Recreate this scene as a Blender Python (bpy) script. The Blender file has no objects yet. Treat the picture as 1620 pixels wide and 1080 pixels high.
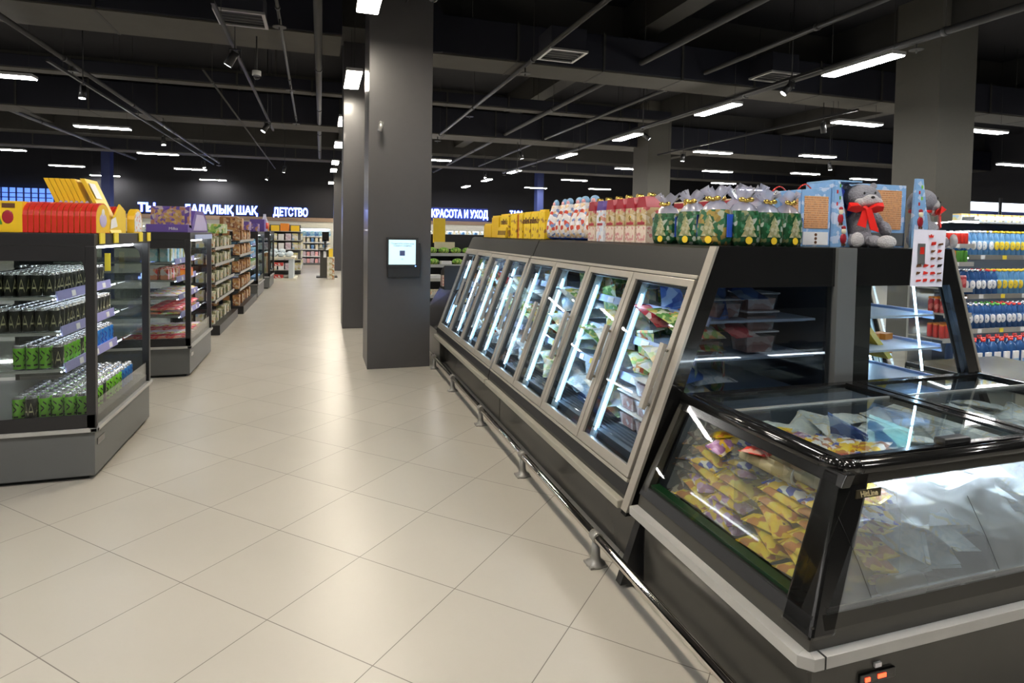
import bpy, bmesh, math, random
from mathutils import Vector, Matrix, noise as mnoise
R = math.radians; PI = math.pi
sc = bpy.context.scene; COL = sc.collection
random.seed(7)
# ------------------------------------------------------------------ camera
CAMH = 1.729
pit, rol, yaw = R(2.12), R(0.97), R(17.88)
fw = Vector((math.sin(yaw)*math.cos(pit), math.cos(yaw)*math.cos(pit), -math.sin(pit)))
rt = Vector((math.cos(yaw), -math.sin(yaw), 0)); up = rt.cross(fw)
r2 = math.cos(rol)*rt + math.sin(rol)*up; u2 = -math.sin(rol)*rt + math.cos(rol)*up
cd = bpy.data.cameras.new('camera'); cam = bpy.data.objects.new('camera', cd); COL.objects.link(cam)
M = Matrix((r2, u2, -fw)).transposed().to_4x4(); M.translation = (0, 0, CAMH); cam.matrix_world = M
cd.sensor_width = 36; cd.lens = 958.5/1620*36
cd.shift_x = (810-816.2)/1620; cd.shift_y = (406-540)/1620
cd.clip_start = 0.05; cd.clip_end = 200
sc.camera = cam
# ------------------------------------------------------------------ world, exposure, sampling depth
w = bpy.data.worlds.new('world'); sc.world = w; w.use_nodes = True
w.node_tree.nodes['Background'].inputs[0].default_value = (.5, .6, 1, 1)
w.node_tree.nodes['Background'].inputs[1].default_value = .02
vs = sc.view_settings; vs.view_transform = 'Standard'; vs.look = 'None'; vs.gamma = 1; vs.use_curve_mapping = False
vs.exposure = 1.15
cy = sc.cycles
cy.transparent_max_bounces = 24; cy.max_bounces = 7; cy.diffuse_bounces = 3; cy.glossy_bounces = 4
cy.sample_clamp_indirect = 4; cy.sample_clamp_direct = 0; cy.caustics_reflective = False; cy.caustics_refractive = False
LAMP = 42.0     # ceiling lamp radiance
LED = 14.0      # freezer tube radiance
# ------------------------------------------------------------------ materials
MT = {}
def nodes(name):
    m = bpy.data.materials.new(name); m.use_nodes = True; MT[name] = m
    nt = m.node_tree; return m, nt, nt.nodes, nt.links, nt.nodes['Principled BSDF']
def mat(name, col, rough=.5, metal=0, emit=0, ecol=None, var=.06, scale=14, coat=0, bump=0, spec=.5):
    if name in MT: return MT[name]
    m, nt, N, L, b = nodes(name)
    tc = N.new('ShaderNodeTexCoord'); no = N.new('ShaderNodeTexNoise'); no.inputs['Scale'].default_value = scale
    no.inputs['Detail'].default_value = 4
    L.new(tc.outputs['Object'], no.inputs['Vector'])
    mx = N.new('ShaderNodeMix'); mx.data_type = 'RGBA'
    mx.inputs[6].default_value = [c*(1-var) for c in col]+[1]; mx.inputs[7].default_value = [min(1, c*(1+var)) for c in col]+[1]
    L.new(no.outputs['Fac'], mx.inputs[0]); L.new(mx.outputs[2], b.inputs['Base Color'])
    b.inputs['Roughness'].default_value = rough; b.inputs['Metallic'].default_value = metal
    b.inputs['Coat Weight'].default_value = coat; b.inputs['Specular IOR Level'].default_value = spec
    if emit:
        b.inputs['Emission Color'].default_value = list(ecol or col)+[1]; b.inputs['Emission Strength'].default_value = emit
    if bump:
        bp = N.new('ShaderNodeBump'); bp.inputs['Strength'].default_value = bump; bp.inputs['Distance'].default_value = .01
        L.new(no.outputs['Fac'], bp.inputs['Height']); L.new(bp.outputs[0], b.inputs['Normal'])
    return m
def glass(name, tint=(1, 1, 1), ior=1.5, rough=.02, haze=0, hcol=(.8, .85, .9), refl=1.0):
    m, nt, N, L, b = nodes(name); N.remove(b); out = N['Material Output']
    tr = N.new('ShaderNodeBsdfTransparent'); tr.inputs[0].default_value = list(tint)+[1]
    gl = N.new('ShaderNodeBsdfGlossy'); gl.inputs['Roughness'].default_value = rough
    gl.inputs[0].default_value = (refl, refl, refl, 1)
    fr = N.new('ShaderNodeFresnel'); ge = N.new('ShaderNodeNewGeometry'); io = N.new('ShaderNodeMapRange')
    io.inputs[3].default_value = ior; io.inputs[4].default_value = 1/ior; L.new(ge.outputs['Backfacing'], io.inputs[0]); L.new(io.outputs[0], fr.inputs[0])
    mx = N.new('ShaderNodeMixShader'); L.new(fr.outputs[0], mx.inputs[0])
    src = tr.outputs[0]
    if haze:
        df = N.new('ShaderNodeBsdfDiffuse'); df.inputs[0].default_value = list(hcol)+[1]
        ts = N.new('ShaderNodeBsdfTranslucent'); ts.inputs[0].default_value = list(hcol)+[1]
        ad = N.new('ShaderNodeMixShader'); L.new(df.outputs[0], ad.inputs[1]); L.new(ts.outputs[0], ad.inputs[2])
        no = N.new('ShaderNodeTexNoise'); no.inputs['Scale'].default_value = 4
        mr = N.new('ShaderNodeMapRange'); mr.inputs[3].default_value = haze*.55; mr.inputs[4].default_value = haze*1.4
        tc = N.new('ShaderNodeTexCoord'); L.new(tc.outputs['Object'], no.inputs['Vector']); L.new(no.outputs['Fac'], mr.inputs[0])
        m2 = N.new('ShaderNodeMixShader'); L.new(mr.outputs[0], m2.inputs[0]); L.new(src, m2.inputs[1]); L.new(ad.outputs[0], m2.inputs[2])
        src = m2.outputs[0]
    L.new(src, mx.inputs[1]); L.new(gl.outputs[0], mx.inputs[2]); L.new(mx.outputs[0], out.inputs[0])
    return m
def prnt(name, cols, scale=16, rough=.35, bump=.0, stops=None, kind='v', squash=(1, 1, 1)):
    """printed packaging: blotches of a few flat inks"""
    if name in MT: return MT[name]
    m, nt, N, L, b = nodes(name)
    tc = N.new('ShaderNodeTexCoord'); mp = N.new('ShaderNodeMapping'); mp.inputs['Scale'].default_value = squash
    L.new(tc.outputs['Object'], mp.inputs[0])
    if kind == 'v':
        t = N.new('ShaderNodeTexVoronoi'); t.inputs['Scale'].default_value = scale; o = N.new('ShaderNodeSeparateColor')
        L.new(mp.outputs[0], t.inputs['Vector']); L.new(t.outputs['Color'], o.inputs[0]); s = o.outputs[0]
    else:
        t = N.new('ShaderNodeTexNoise'); t.inputs['Scale'].default_value = scale; t.inputs['Detail'].default_value = 3
        L.new(mp.outputs[0], t.inputs['Vector']); s = t.outputs['Fac']
    cr = N.new('ShaderNodeValToRGB'); cr.color_ramp.interpolation = 'CONSTANT'
    e = cr.color_ramp.elements; n = len(cols)
    while len(e) < n: e.new(.5)
    for i, c in enumerate(cols):
        e[i].position = (stops[i] if stops else (i/n if kind == 'v' else (0 if i == 0 else .36+.3*i/n))); e[i].color = list(c)+[1]
    L.new(s, cr.inputs[0]); L.new(cr.outputs[0], b.inputs['Base Color']); b.inputs['Roughness'].default_value = rough
    if bump:
        no = N.new('ShaderNodeTexNoise'); no.inputs['Scale'].default_value = 28; L.new(tc.outputs['Object'], no.inputs['Vector'])
        bp = N.new('ShaderNodeBump'); bp.inputs['Strength'].default_value = bump; bp.inputs['Distance'].default_value = .01
        L.new(no.outputs['Fac'], bp.inputs['Height']); L.new(bp.outputs[0], b.inputs['Normal'])
    return m
def floor_mat():
    m, nt, N, L, b = nodes('floor_tiles')
    tc = N.new('ShaderNodeTexCoord'); mp = N.new('ShaderNodeMapping')
    mp.inputs['Rotation'].default_value = (0, 0, PI/4); mp.inputs['Location'].default_value = (3.958, -1.848, 0)
    L.new(tc.outputs['Object'], mp.inputs[0]); sp = N.new('ShaderNodeSeparateXYZ'); L.new(mp.outputs[0], sp.inputs[0])
    def mth(op, a, bb=None, c=None):
        n = N.new('ShaderNodeMath'); n.operation = op
        for i, v in enumerate((a, bb, c)):
            if v is None: continue
            if isinstance(v, (int, float)): n.inputs[i].default_value = v
            else: L.new(v, n.inputs[i])
        return n.outputs[0]
    ds = []; ids = []
    for k in (0, 1):
        q = mth('DIVIDE', sp.outputs[k], .6); f = mth('FRACT', q); ids.append(mth('FLOOR', q))
        ds.append(mth('MINIMUM', f, mth('SUBTRACT', 1.0, f)))
    g = mth('LESS_THAN', mth('MINIMUM', ds[0], ds[1]), .0035)
    cb = N.new('ShaderNodeCombineXYZ'); L.new(ids[0], cb.inputs[0]); L.new(ids[1], cb.inputs[1])
    wn = N.new('ShaderNodeTexWhiteNoise'); L.new(cb.outputs[0], wn.inputs[0])
    no = N.new('ShaderNodeTexNoise'); no.inputs['Scale'].default_value = 1.7; no.inputs['Detail'].default_value = 5; L.new(tc.outputs['Object'], no.inputs['Vector'])
    v = mth('ADD', mth('MULTIPLY', wn.outputs[0], .35), mth('MULTIPLY', no.outputs['Fac'], .65))
    m1 = N.new('ShaderNodeMix'); m1.data_type = 'RGBA'; m1.inputs[6].default_value = (.43, .405, .355, 1); m1.inputs[7].default_value = (.51, .48, .425, 1)
    L.new(v, m1.inputs[0])
    m2 = N.new('ShaderNodeMix'); m2.data_type = 'RGBA'; m2.inputs[7].default_value = (.16, .14, .12, 1)
    L.new(g, m2.inputs[0]); L.new(m1.outputs[2], m2.inputs[6]); L.new(m2.outputs[2], b.inputs['Base Color'])
    n3 = N.new('ShaderNodeTexNoise'); n3.inputs['Scale'].default_value = 3.2; n3.inputs['Detail'].default_value = 6; L.new(tc.outputs['Object'], n3.inputs['Vector'])
    mr = N.new('ShaderNodeMapRange'); mr.inputs[3].default_value = .28; mr.inputs[4].default_value = .37; L.new(n3.outputs['Fac'], mr.inputs[0])
    L.new(mr.outputs[0], b.inputs['Roughness']); b.inputs['Specular IOR Level'].default_value = .5
    return m
def waffle_mat():
    m, nt, N, L, b = nodes('waffle_print')
    tc = N.new('ShaderNodeTexCoord'); mp = N.new('ShaderNodeMapping'); mp.inputs['Rotation'].default_value = (PI/2, 0, 0); L.new(tc.outputs['Object'], mp.inputs[0])
    br = N.new('ShaderNodeTexBrick'); br.inputs['Scale'].default_value = 40; br.inputs['Color1'].default_value = (.62, .22, .05, 1); br.inputs['Color2'].default_value = (.35, .10, .02, 1)
    br.inputs['Mortar'].default_value = (.75, .5, .3, 1); br.inputs['Brick Width'].default_value = .35; br.inputs['Row Height'].default_value = .5; br.inputs['Mortar Size'].default_value = .06
    L.new(mp.outputs[0], br.inputs['Vector']); L.new(br.outputs['Color'], b.inputs['Base Color']); return m
floor_mat(); waffle_mat()
mat('ceiling_paint', (.010, .010, .013), .85); mat('beam_paint', (.042, .040, .036), .7); mat('duct_paint', (.011, .012, .022), .6); mat('lit_underside_tone', (.075, .070, .06), .8, scale=3, var=.15)
mat('pipe_paint', (.05, .05, .05), .5); mat('pillar_panel', (.068, .066, .070), .33, var=.05, coat=.1); mat('pillar_paint', (.10, .095, .08), .6)
mat('wall_dark', (.014, .014, .018), .8); mat('wall_cream', (.72, .70, .6), .7); mat('wood_trim', (.32, .22, .15), .6); mat('wall_led_blue', (.03, .045, .16), .6)
mat('black_gloss', (.010, .010, .010), .16, coat=.5); mat('black_satin', (.016, .016, .017), .4); mat('charcoal', (.05, .048, .042), .2, var=.04)
mat('charcoal_fascia', (.008, .0085, .008), .5); mat('cooler_grey', (.115, .12, .12), .38, var=.03); mat('cooler_black', (.02, .02, .022), .35)
mat('champagne', (.43, .40, .35), .34, .35); mat('aluminium', (.55, .55, .53), .3, .7); mat('bumper_beige', (.36, .345, .29), .4); mat('bumper_light', (.50, .50, .49), .35, .3)
mat('chrome', (.75, .72, .66), .10, 1); mat('post_grey', (.30, .29, .27), .35, .3); mat('steel', (.5, .5, .5), .3, .8)
mat('liner', (.62, .68, .72), .5); mat('mullion_teal', (.55, .70, .75), .6); mat('liner_dark', (.09, .11, .14), .5); mat('shelf_blue', (.50, .62, .80), .4); mat('price_rail', (.45, .55, .85), .35); mat('price_violet', (.34, .34, .68), .4)
mat('tag_white', (.85, .86, .88), .5); mat('tag_yellow', (.85, .68, .05), .5); mat('white', (.8, .8, .8), .4); mat('black', (.012, .012, .012), .5)
mat('lamp_housing', (.5, .5, .5), .4); mat('led_lens', (.9, .9, .9), .4, emit=LAMP, ecol=(1, .97, .925)); mat('warm_lens', (.9, .9, .9), .4, emit=LAMP*1.1, ecol=(1, .90, .74))
mat('spot_lens', (.9, .9, .9), .4, emit=25, ecol=(.95, .95, 1)); mat('tube', (.9, .95, 1), .4, emit=LED, ecol=(.45, .72, 1.0)); mat('added_chest_glow', (.9, .95, 1), .4, emit=34, ecol=(.80, .90, 1.0)); mat('strip', (.9, .95, 1), .4, emit=9, ecol=(.9, .96, 1.0))
mat('sign_white', (.9, .95, 1), .4, emit=2.2, ecol=(.62, .74, 1)); mat('sign_blue', (.1, .2, .9), .5, emit=4, ecol=(.06, .13, 1)); mat('screen', (.5, .75, .8), .3, emit=.42, ecol=(.50, .80, .88)); mat('screen_ink', (.08, .12, .3), .5)
mat('blue_window', (.1, .2, .8), .3, emit=.6, ecol=(.12, .28, 1)); mat('white_window', (.8, .9, 1), .3, emit=1.2, ecol=(.75, .85, 1)); mat('cyan_window', (.3, .6, .9), .3, emit=.5, ecol=(.25, .6, 1))
mat('led_blue', (.1, .2, 1), .3, emit=4, ecol=(.1, .25, 1)); mat('led_red', (1, .05, .02), .3, emit=2, ecol=(1, .06, .02)); mat('red', (.62, .03, .02), .35, coat=.3); mat('red_dark', (.35, .015, .03), .4)
mat('yellow', (.85, .55, .02), .4); mat('yellow2', (.88, .62, .04), .4); mat('orange', (.85, .28, .03), .4); mat('green', (.08, .3, .04), .45); mat('lime', (.20, .56, .04), .28); mat('can_black', (.018, .02, .016), .28); mat('can_blue', (.03, .18, .5), .28)
mat('can_top', (.75, .76, .76), .22, .8); mat('gold', (.75, .5, .12), .25, .9); mat('purple', (.12, .07, .32), .5); mat('lilac', (.5, .45, .72), .5); mat('teal', (.12, .35, .36), .4); mat('pink', (.8, .4, .42), .5)
mat('brown', (.12, .05, .02), .5); mat('cream', (.75, .68, .5), .5); mat('skyblue', (.25, .45, .72), .5); mat('navy', (.02, .04, .3), .4); mat('blue', (.03, .10, .6), .35)
mat('plush_grey', (.27, .27, .31), .95, bump=1, scale=120, var=.2); mat('plush_light', (.52, .51, .53), .95, bump=1, scale=120, var=.12); mat('ribbon', (.75, .02, .015), .35)
mat('badge', (.05, .04, .02), .4); mat('letter_cream', (.7, .6, .35), .4); mat('gold_ink', (.6, .58, .35), .5); mat('paper', (.82, .80, .92), .6); mat('reflection_green', (.006, .035, .012), .3); mat('wire', (.5, .52, .5), .4, .6)
glass('door_glass', (.96, .98, .99), 1.32); glass('dark_glass', (.66, .68, .70), 1.5); glass('lid_glass', (.88, .91, .91), 1.45); glass('side_glass', (.93, .94, .92), 1.28)
glass('fog_glass', (.85, .9, .92), 1.5, haze=.26, hcol=(.94, .97, 1.0)); glass('clear_plastic', (.93, .95, .96), 1.3, .15, haze=.10); glass('cooler_glass', (.80, .83, .82), 1.42); glass('pet', (.62, .82, .98), 1.33, .1, haze=.5, hcol=(.30, .60, .88))
glass('pet_dark', (.45, .6, .8), 1.33, .1, haze=.6, hcol=(.08, .22, .50)); glass('film', (.9, .92, 1), 1.5, .2, haze=.55, hcol=(.75, .76, .92)); glass('dome', (.35, .35, .4), 1.6, .05)
prnt('ice_yellow', [(.85, .60, .02), (.85, .66, .05), (.85, .56, .02), (.85, .55, .02), (.55, .2, .03), (.88, .64, .02), (.86, .60, .02)], 30, bump=.5)
prnt('ice_white', [(.85, .85, .85), (.8, .8, .85), (.05, .09, .55), (.85, .55, .03), (.8, .82, .85), (.35, .12, .05)], 32, bump=.5)
prnt('ice_purple', [(.55, .35, .6), (.8, .75, .8), (.75, .5, .05), (.35, .15, .35), (.85, .75, .6)], 32, bump=.5)
prnt('ice_teal', [(.22, .52, .55), (.35, .68, .70), (.25, .5, .58), (.05, .15, .3), (.75, .38, .15), (.5, .75, .75)], 14, bump=.5)
prnt('ice_red', [(.65, .04, .03), (.75, .12, .1), (.7, .4, .35), (.5, .02, .02)], 24, bump=.4)
prnt('cone_cream', [(.5, .42, .25), (.65, .55, .35), (.45, .35, .18), (.7, .6, .42)], 18, bump=.3)
prnt('frost_bag', [(.62, .68, .70), (.72, .76, .74), (.55, .62, .68), (.7, .62, .4), (.78, .82, .84)], 11, bump=.6, kind='n')
prnt('veg_green', [(.10, .28, .06), (.28, .48, .1), (.5, .62, .25), (.72, .75, .6), (.16, .3, .1), (.6, .5, .12)], 26, bump=.5)
prnt('veg_mix', [(.6, .62, .45), (.7, .35, .12), (.3, .5, .14), (.75, .75, .7), (.55, .12, .06), (.7, .6, .2)], 28, bump=.5)
prnt('veg_pale', [(.7, .78, .62), (.55, .7, .4), (.8, .8, .72), (.62, .68, .72), (.75, .6, .35)], 20, bump=.5)
prnt('bag_blue', [(.05, .12, .45), (.1, .22, .6), (.35, .5, .75), (.04, .08, .3)], 16, bump=.5)
prnt('bag_red', [(.6, .05, .07), (.45, .03, .05), (.7, .2, .2), (.7, .62, .6)], 18, bump=.5)
prnt('bag_clear', [(.55, .65, .72), (.68, .74, .78), (.45, .58, .68), (.75, .8, .82)], 10, bump=.6, kind='n')
prnt('tub_meat', [(.55, .32, .28), (.45, .2, .16), (.68, .5, .46), (.72, .66, .64)], 20)
prnt('can_print', [(.018, .02, .016), (.02, .02, .018), (.42, .42, .28), (.02, .025, .02), (.018, .018, .018), (.14, .14, .1)], 75, .3, squash=(1, 1, .7))
prnt('can_lime', [(.22, .60, .04), (.26, .66, .05), (.22, .60, .04), (.02, .04, .02), (.3, .7, .08), (.25, .62, .05)], 62, .25, squash=(1, 1, .6))
prnt('can_cobalt', [(.02, .2, .55), (.03, .26, .65), (.02, .05, .12), (.03, .22, .6)], 38, .25, squash=(1, 1, .6))
prnt('tree_ink', [(.30, .30, .17), (.45, .44, .3), (.2, .26, .12), (.38, .34, .18)], 60, .3); prnt('xmas_bag', [(.008, .07, .025), (.012, .10, .04), (.16, .18, .07), (.03, .15, .07), (.36, .4, .36), (.01, .06, .02), (.012, .09, .03)], 48, .3, bump=.5)
prnt('xmas_bag2', [(.02, .12, .06), (.26, .18, .05), (.35, .38, .3), (.02, .1, .05), (.35, .25, .06), (.02, .12, .05)], 44, .3, bump=.5)
prnt('house_print', [(.45, .34, .16), (.55, .42, .22), (.5, .38, .18), (.62, .55, .42), (.5, .1, .12)], 42, .4)
prnt('house_white', [(.72, .76, .86), (.62, .70, .85), (.8, .8, .85), (.7, .35, .3), (.75, .78, .86)], 42, .4)
prnt('house_low', [(.72, .58, .48), (.75, .64, .55), (.6, .25, .25), (.76, .65, .56), (.74, .62, .52)], 60, .4)
prnt('egg_print', [(.75, .74, .8), (.78, .68, .6), (.6, .08, .05), (.85, .84, .88), (.7, .5, .3), (.8, .8, .85), (.2, .3, .6)], 34, .25, bump=.3)
prnt('mm_print', [(.85, .60, .02), (.88, .64, .03), (.86, .6, .02), (.4, .2, .05), (.88, .66, .04), (.85, .6, .02)], 34, .4)
prnt('choc_purple', [(.13, .08, .36), (.11, .06, .30), (.13, .08, .36), (.45, .22, .12), (.5, .42, .5), (.14, .09, .38)], 26, .45)
prnt('choc_house', [(.4, .24, .08), (.16, .09, .3), (.55, .4, .2), (.35, .2, .35), (.5, .3, .1)], 36, .45)
prnt('sky_print', [(.22, .42, .72), (.26, .46, .76), (.22, .42, .72), (.55, .65, .85), (.24, .44, .74)], 36, .4)
prnt('goods_a', [(.6, .55, .4), (.3, .35, .15), (.65, .6, .5), (.45, .2, .08), (.7, .68, .6)], 22, .5)
prnt('goods_b', [(.35, .16, .07), (.5, .28, .1), (.2, .08, .04), (.6, .5, .35), (.55, .35, .2)], 24, .5)
prnt('goods_c', [(.25, .55, .62), (.45, .65, .7), (.65, .72, .72), (.2, .4, .6)], 20, .5)
prnt('goods_d', [(.7, .7, .6), (.6, .55, .25), (.35, .5, .65), (.7, .6, .55), (.65, .68, .7)], 16, .5)
prnt('goods_e', [(.62, .48, .55), (.68, .6, .66), (.55, .42, .5), (.7, .7, .7)], 16, .5)
prnt('goods_f', [(.6, .06, .05), (.7, .3, .2), (.65, .6, .6), (.5, .04, .04)], 20, .5)
prnt('goods_g', [(.12, .3, .6), (.2, .4, .7), (.45, .6, .75), (.08, .2, .45)], 20, .5)
prnt('poster_print', [(.80, .78, .90), (.80, .78, .90), (.80, .78, .90), (.80, .78, .90), (.6, .15, .12), (.8, .78, .9), (.45, .25, .2), (.15, .12, .15)], 42, .5)
prnt('salad', [(.12, .32, .04), (.25, .5, .06), (.08, .2, .03), (.4, .55, .12)], 30, .6, bump=.6)
# ------------------------------------------------------------------ mesh builder
XF = [None]      # optional world-space map applied to everything built (used for the far side of the island)
ORG = [Vector((0, 0, 0))]
class MB:
    def __init__(s): s.v = []; s.f = []; s.m = []; s.s = []; s.M = Matrix()
    def add(s, vs_, fs, m=0, sm=False):
        b = len(s.v); s.v += [s.M @ Vector(p) for p in vs_]
        for f in fs: s.f.append([b+i for i in f]); s.m.append(m); s.s.append(sm)
        return s
    def hexa(s, p, m=0):
        return s.add(p, [(0, 3, 2, 1), (4, 5, 6, 7), (0, 1, 5, 4), (1, 2, 6, 5), (2, 3, 7, 6), (3, 0, 4, 7)], m)
    def box(s, x0, x1, y0, y1, z0, z1, m=0):
        return s.hexa([(x0, y0, z0), (x1, y0, z0), (x1, y1, z0), (x0, y1, z0), (x0, y0, z1), (x1, y0, z1), (x1, y1, z1), (x0, y1, z1)], m)
    def prism(s, poly, ax, a, b, m=0, sm=False):
        n = len(poly)
        def P(p, t): return {'x': (t, p[0], p[1]), 'y': (p[0], t, p[1]), 'z': (p[0], p[1], t)}[ax]
        s.add([P(p, a) for p in poly]+[P(p, b) for p in poly], [(i, (i+1) % n, n+(i+1) % n, n+i) for i in range(n)], m, sm)
        k = len(s.v)-2*n
        s.f.append([k+i for i in range(n)][::-1]); s.f.append([k+n+i for i in range(n)]); s.m += [m, m]; s.s += [False, False]
        return s
    def cyl(s, p0, p1, r, n=12, m=0, r1=None, cap=True, sm=True):
        p0, p1 = Vector(p0), Vector(p1); d = (p1-p0).normalized(); a = d.orthogonal().normalized(); b = d.cross(a); r1 = r if r1 is None else r1
        vv = []
        for p, rr in ((p0, r), (p1, r1)):
            for i in range(n): t = 2*PI*i/n; vv.append(p+(a*math.cos(t)+b*math.sin(t))*rr)
        s.add(vv, [(i, (i+1) % n, n+(i+1) % n, n+i) for i in range(n)], m, sm)
        if cap:
            k = len(s.v)-2*n; s.f.append([k+i for i in range(n)][::-1]); s.f.append([k+n+i for i in range(n)]); s.m += [m, m]; s.s += [False, False]
        return s
    def tube(s, pts, r, n=8, m=0):
        for a, b in zip(pts, pts[1:]): s.cyl(a, b, r, n, m)
        for p in pts[1:-1]: s.ell(p, (r, r, r), n, 4, m)
        return s
    def lathe(s, prof, n=12, c=(0, 0, 0), ms=None, sm=True):
        k = len(prof); vv = []
        for r, z in prof:
            for i in range(n): t = 2*PI*i/n; vv.append((c[0]+r*math.cos(t), c[1]+r*math.sin(t), c[2]+z))
        b = len(s.v); s.v += [s.M @ Vector(p) for p in vv]
        for j in range(k-1):
            for i in range(n):
                s.f.append([b+j*n+i, b+j*n+(i+1) % n, b+(j+1)*n+(i+1) % n, b+(j+1)*n+i]); s.m.append(ms[j] if ms else 0); s.s.append(sm)
        s.f.append([b+i for i in range(n)][::-1]); s.m.append(ms[0] if ms else 0); s.s.append(False)
        s.f.append([b+(k-1)*n+i for i in range(n)]); s.m.append(ms[-1] if ms else 0); s.s.append(False)
        return s
    def ell(s, c, r, nu=12, nv=8, m=0, rot=None):
        vv = []; Q = rot or Matrix.Identity(3)
        for j in range(nv+1):
            ph = PI*j/nv
            for i in range(nu):
                t = 2*PI*i/nu; vv.append(Vector(c)+Q @ Vector((r[0]*math.sin(ph)*math.cos(t), r[1]*math.sin(ph)*math.sin(t), r[2]*math.cos(ph))))
        return s.add(vv, [(j*nu+i, j*nu+(i+1) % nu, (j+1)*nu+(i+1) % nu, (j+1)*nu+i) for j in range(nv) for i in range(nu)], m, True)
    def pillow(s, L, W, T, m=0, crimp=.06, seed=0, nx=10, ny=6, m2=None, disc=False):
        """a filled flow-wrap pack lying flat: crimped ends, puffed middle; centre bottom at the origin"""
        rnd = random.Random(seed); up_, dn = [], []
        for i in range(nx+1):
            u = -1+2*i/nx
            for j in range(ny+1):
                v = -1+2*j/ny; e = max(0, 1-abs(u)**3.2)*max(0, 1-abs(v)**2.6); h = T/2*e**.6
                x = u*L/2*(1-.04*abs(v)); y = v*W/2*(1-.12*(1-abs(u)**4)); jz = rnd.uniform(-.07, .07)*T*(e > .05)
                up_.append((x, y, T/2+h+jz)); dn.append((x, y, T/2-h*.9+jz*.4))
        q = lambda i, j: i*(ny+1)+j
        fs = [(q(i, j), q(i+1, j), q(i+1, j+1), q(i, j+1)) for i in range(nx) for j in range(ny)]
        s.add(up_, fs, m, True)
        if disc:
            for a, f in enumerate(fs):
                u = -1+2*(a//ny+.5)/nx; v = -1+2*(a % ny+.5)/ny
                if ((u-.35)*L)**2+(v*W)**2 < (.36*W*2)**2*.5: s.m[len(s.m)-len(fs)+a] = 1
                elif ((u+.35)*L)**2+(v*W)**2 < (.34*W*2)**2*.5: s.m[len(s.m)-len(fs)+a] = 2; s.add(dn, [f[::-1] for f in fs], m if m2 is None else m2, True)
        for sg in (-1, 1):
            s.box(min(sg*L/2, sg*(L/2+L*crimp)), max(sg*L/2, sg*(L/2+L*crimp)), -W/2*.95, W/2*.95, T/2-.0015, T/2+.0015, m)
        return s
    def build(s, name, mats, parent=None, bevel=0, remesh=0):
        me = bpy.data.meshes.new(name)
        vv = s.v
        if XF[0]: vv = [Vector(XF[0](p)) for p in vv]
        me.from_pydata([tuple(p-ORG[0]) for p in vv], [], s.f)
        me.polygons.foreach_set('material_index', s.m); me.polygons.foreach_set('use_smooth', s.s)
        for a in (mats if isinstance(mats, (list, tuple)) else [mats]): me.materials.append(MT[a])
        bm = bmesh.new(); bm.from_mesh(me); bmesh.ops.recalc_face_normals(bm, faces=bm.faces)
        if bevel:
            ed = [e for e in bm.edges if len(e.link_faces) == 2 and e.calc_face_angle(0) > .6]
            bmesh.ops.bevel(bm, geom=ed, offset=bevel, segments=2, affect='EDGES', profile=.6, clamp_overlap=True)
        bm.to_mesh(me); bm.free(); me.update()
        o = bpy.data.objects.new(name, me); COL.objects.link(o)
        if parent: o.parent = parent
        else: o.location = ORG[0]
        return o
def B(*a): return MB().box(*a)
def tag(o, label=None, cat=None, group=None, kind=None):
    for k, v in (('label', label), ('category', cat), ('group', group), ('kind', kind)):
        if v: o[k] = v
    return o
def thing(name, loc, label, cat, group=None, rz=0, proto=False):
    o = bpy.data.objects.new(name, None); COL.objects.link(o); o.location = loc; o.rotation_euler = (0, 0, rz)
    o.empty_display_size = .1
    ORG[0] = Vector((0, 0, 0)) if proto else Vector(loc); return tag(o, label, cat, group)
def org(*a): ORG[0] = Vector(a)
def dup(o, loc=None, rot=None, label=None, group=None, parent=None, scale=None):
    c = o.copy(); COL.objects.link(c)
    if parent is not None: c.parent = parent
    if loc is not None: c.location = loc
    if rot is not None: c.rotation_euler = rot
    if scale is not None: c.scale = scale
    if label: c['label'] = label
    if group: c['group'] = group
    for ch in list(o.children): dup(ch, parent=c)
    return c
class Kind:
    """first placement uses the prototype itself, later ones copy it with its parts"""
    def __init__(s, o): s.o = o; s.used = False
    def put(s, loc, rot=(0, 0, 0), label=None, group=None, scale=None):
        if not s.used:
            s.used = True; o = s.o; o.location = loc; o.rotation_euler = rot
            if label: o['label'] = label
            if group: o['group'] = group
            if scale: o.scale = scale
            return o
        return dup(s.o, loc, rot, label, group, scale=scale)
    def done(s):
        if not s.used:
            for ch in list(s.o.children_recursive): bpy.data.objects.remove(ch)
            bpy.data.objects.remove(s.o)
def text(name, body, size, mat_, parent, loc, rot, ext=.002, sx=1, bold=0, align='CENTER'):
    cu = bpy.data.curves.new(name, 'FONT'); cu.body = body; cu.size = size; cu.extrude = ext; cu.align_x = align; cu.align_y = 'CENTER'; cu.offset = bold
    cu.resolution_u = 3
    t = bpy.data.objects.new(name+'_tmp', cu); COL.objects.link(t)
    dg = bpy.context.evaluated_depsgraph_get(); me = bpy.data.meshes.new_from_object(t.evaluated_get(dg)); bpy.data.objects.remove(t)
    me.materials.clear(); me.materials.append(MT[mat_])
    o = bpy.data.objects.new(name, me); COL.objects.link(o); o.parent = parent
    o.location = Vector(loc)-(ORG[0] if parent else Vector()); o.rotation_euler = rot; o.scale = (sx, 1, 1); return o
ORD = ['nearest', 'second nearest', 'third nearest', 'fourth nearest', 'fifth nearest', 'sixth nearest', 'seventh nearest', 'eighth nearest', 'ninth nearest', 'tenth nearest', 'eleventh nearest', 'twelfth nearest', 'thirteenth nearest', 'fourteenth nearest', 'fifteenth nearest', 'sixteenth nearest', 'seventeenth nearest', 'eighteenth nearest', 'nineteenth nearest', 'twentieth nearest']
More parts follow.
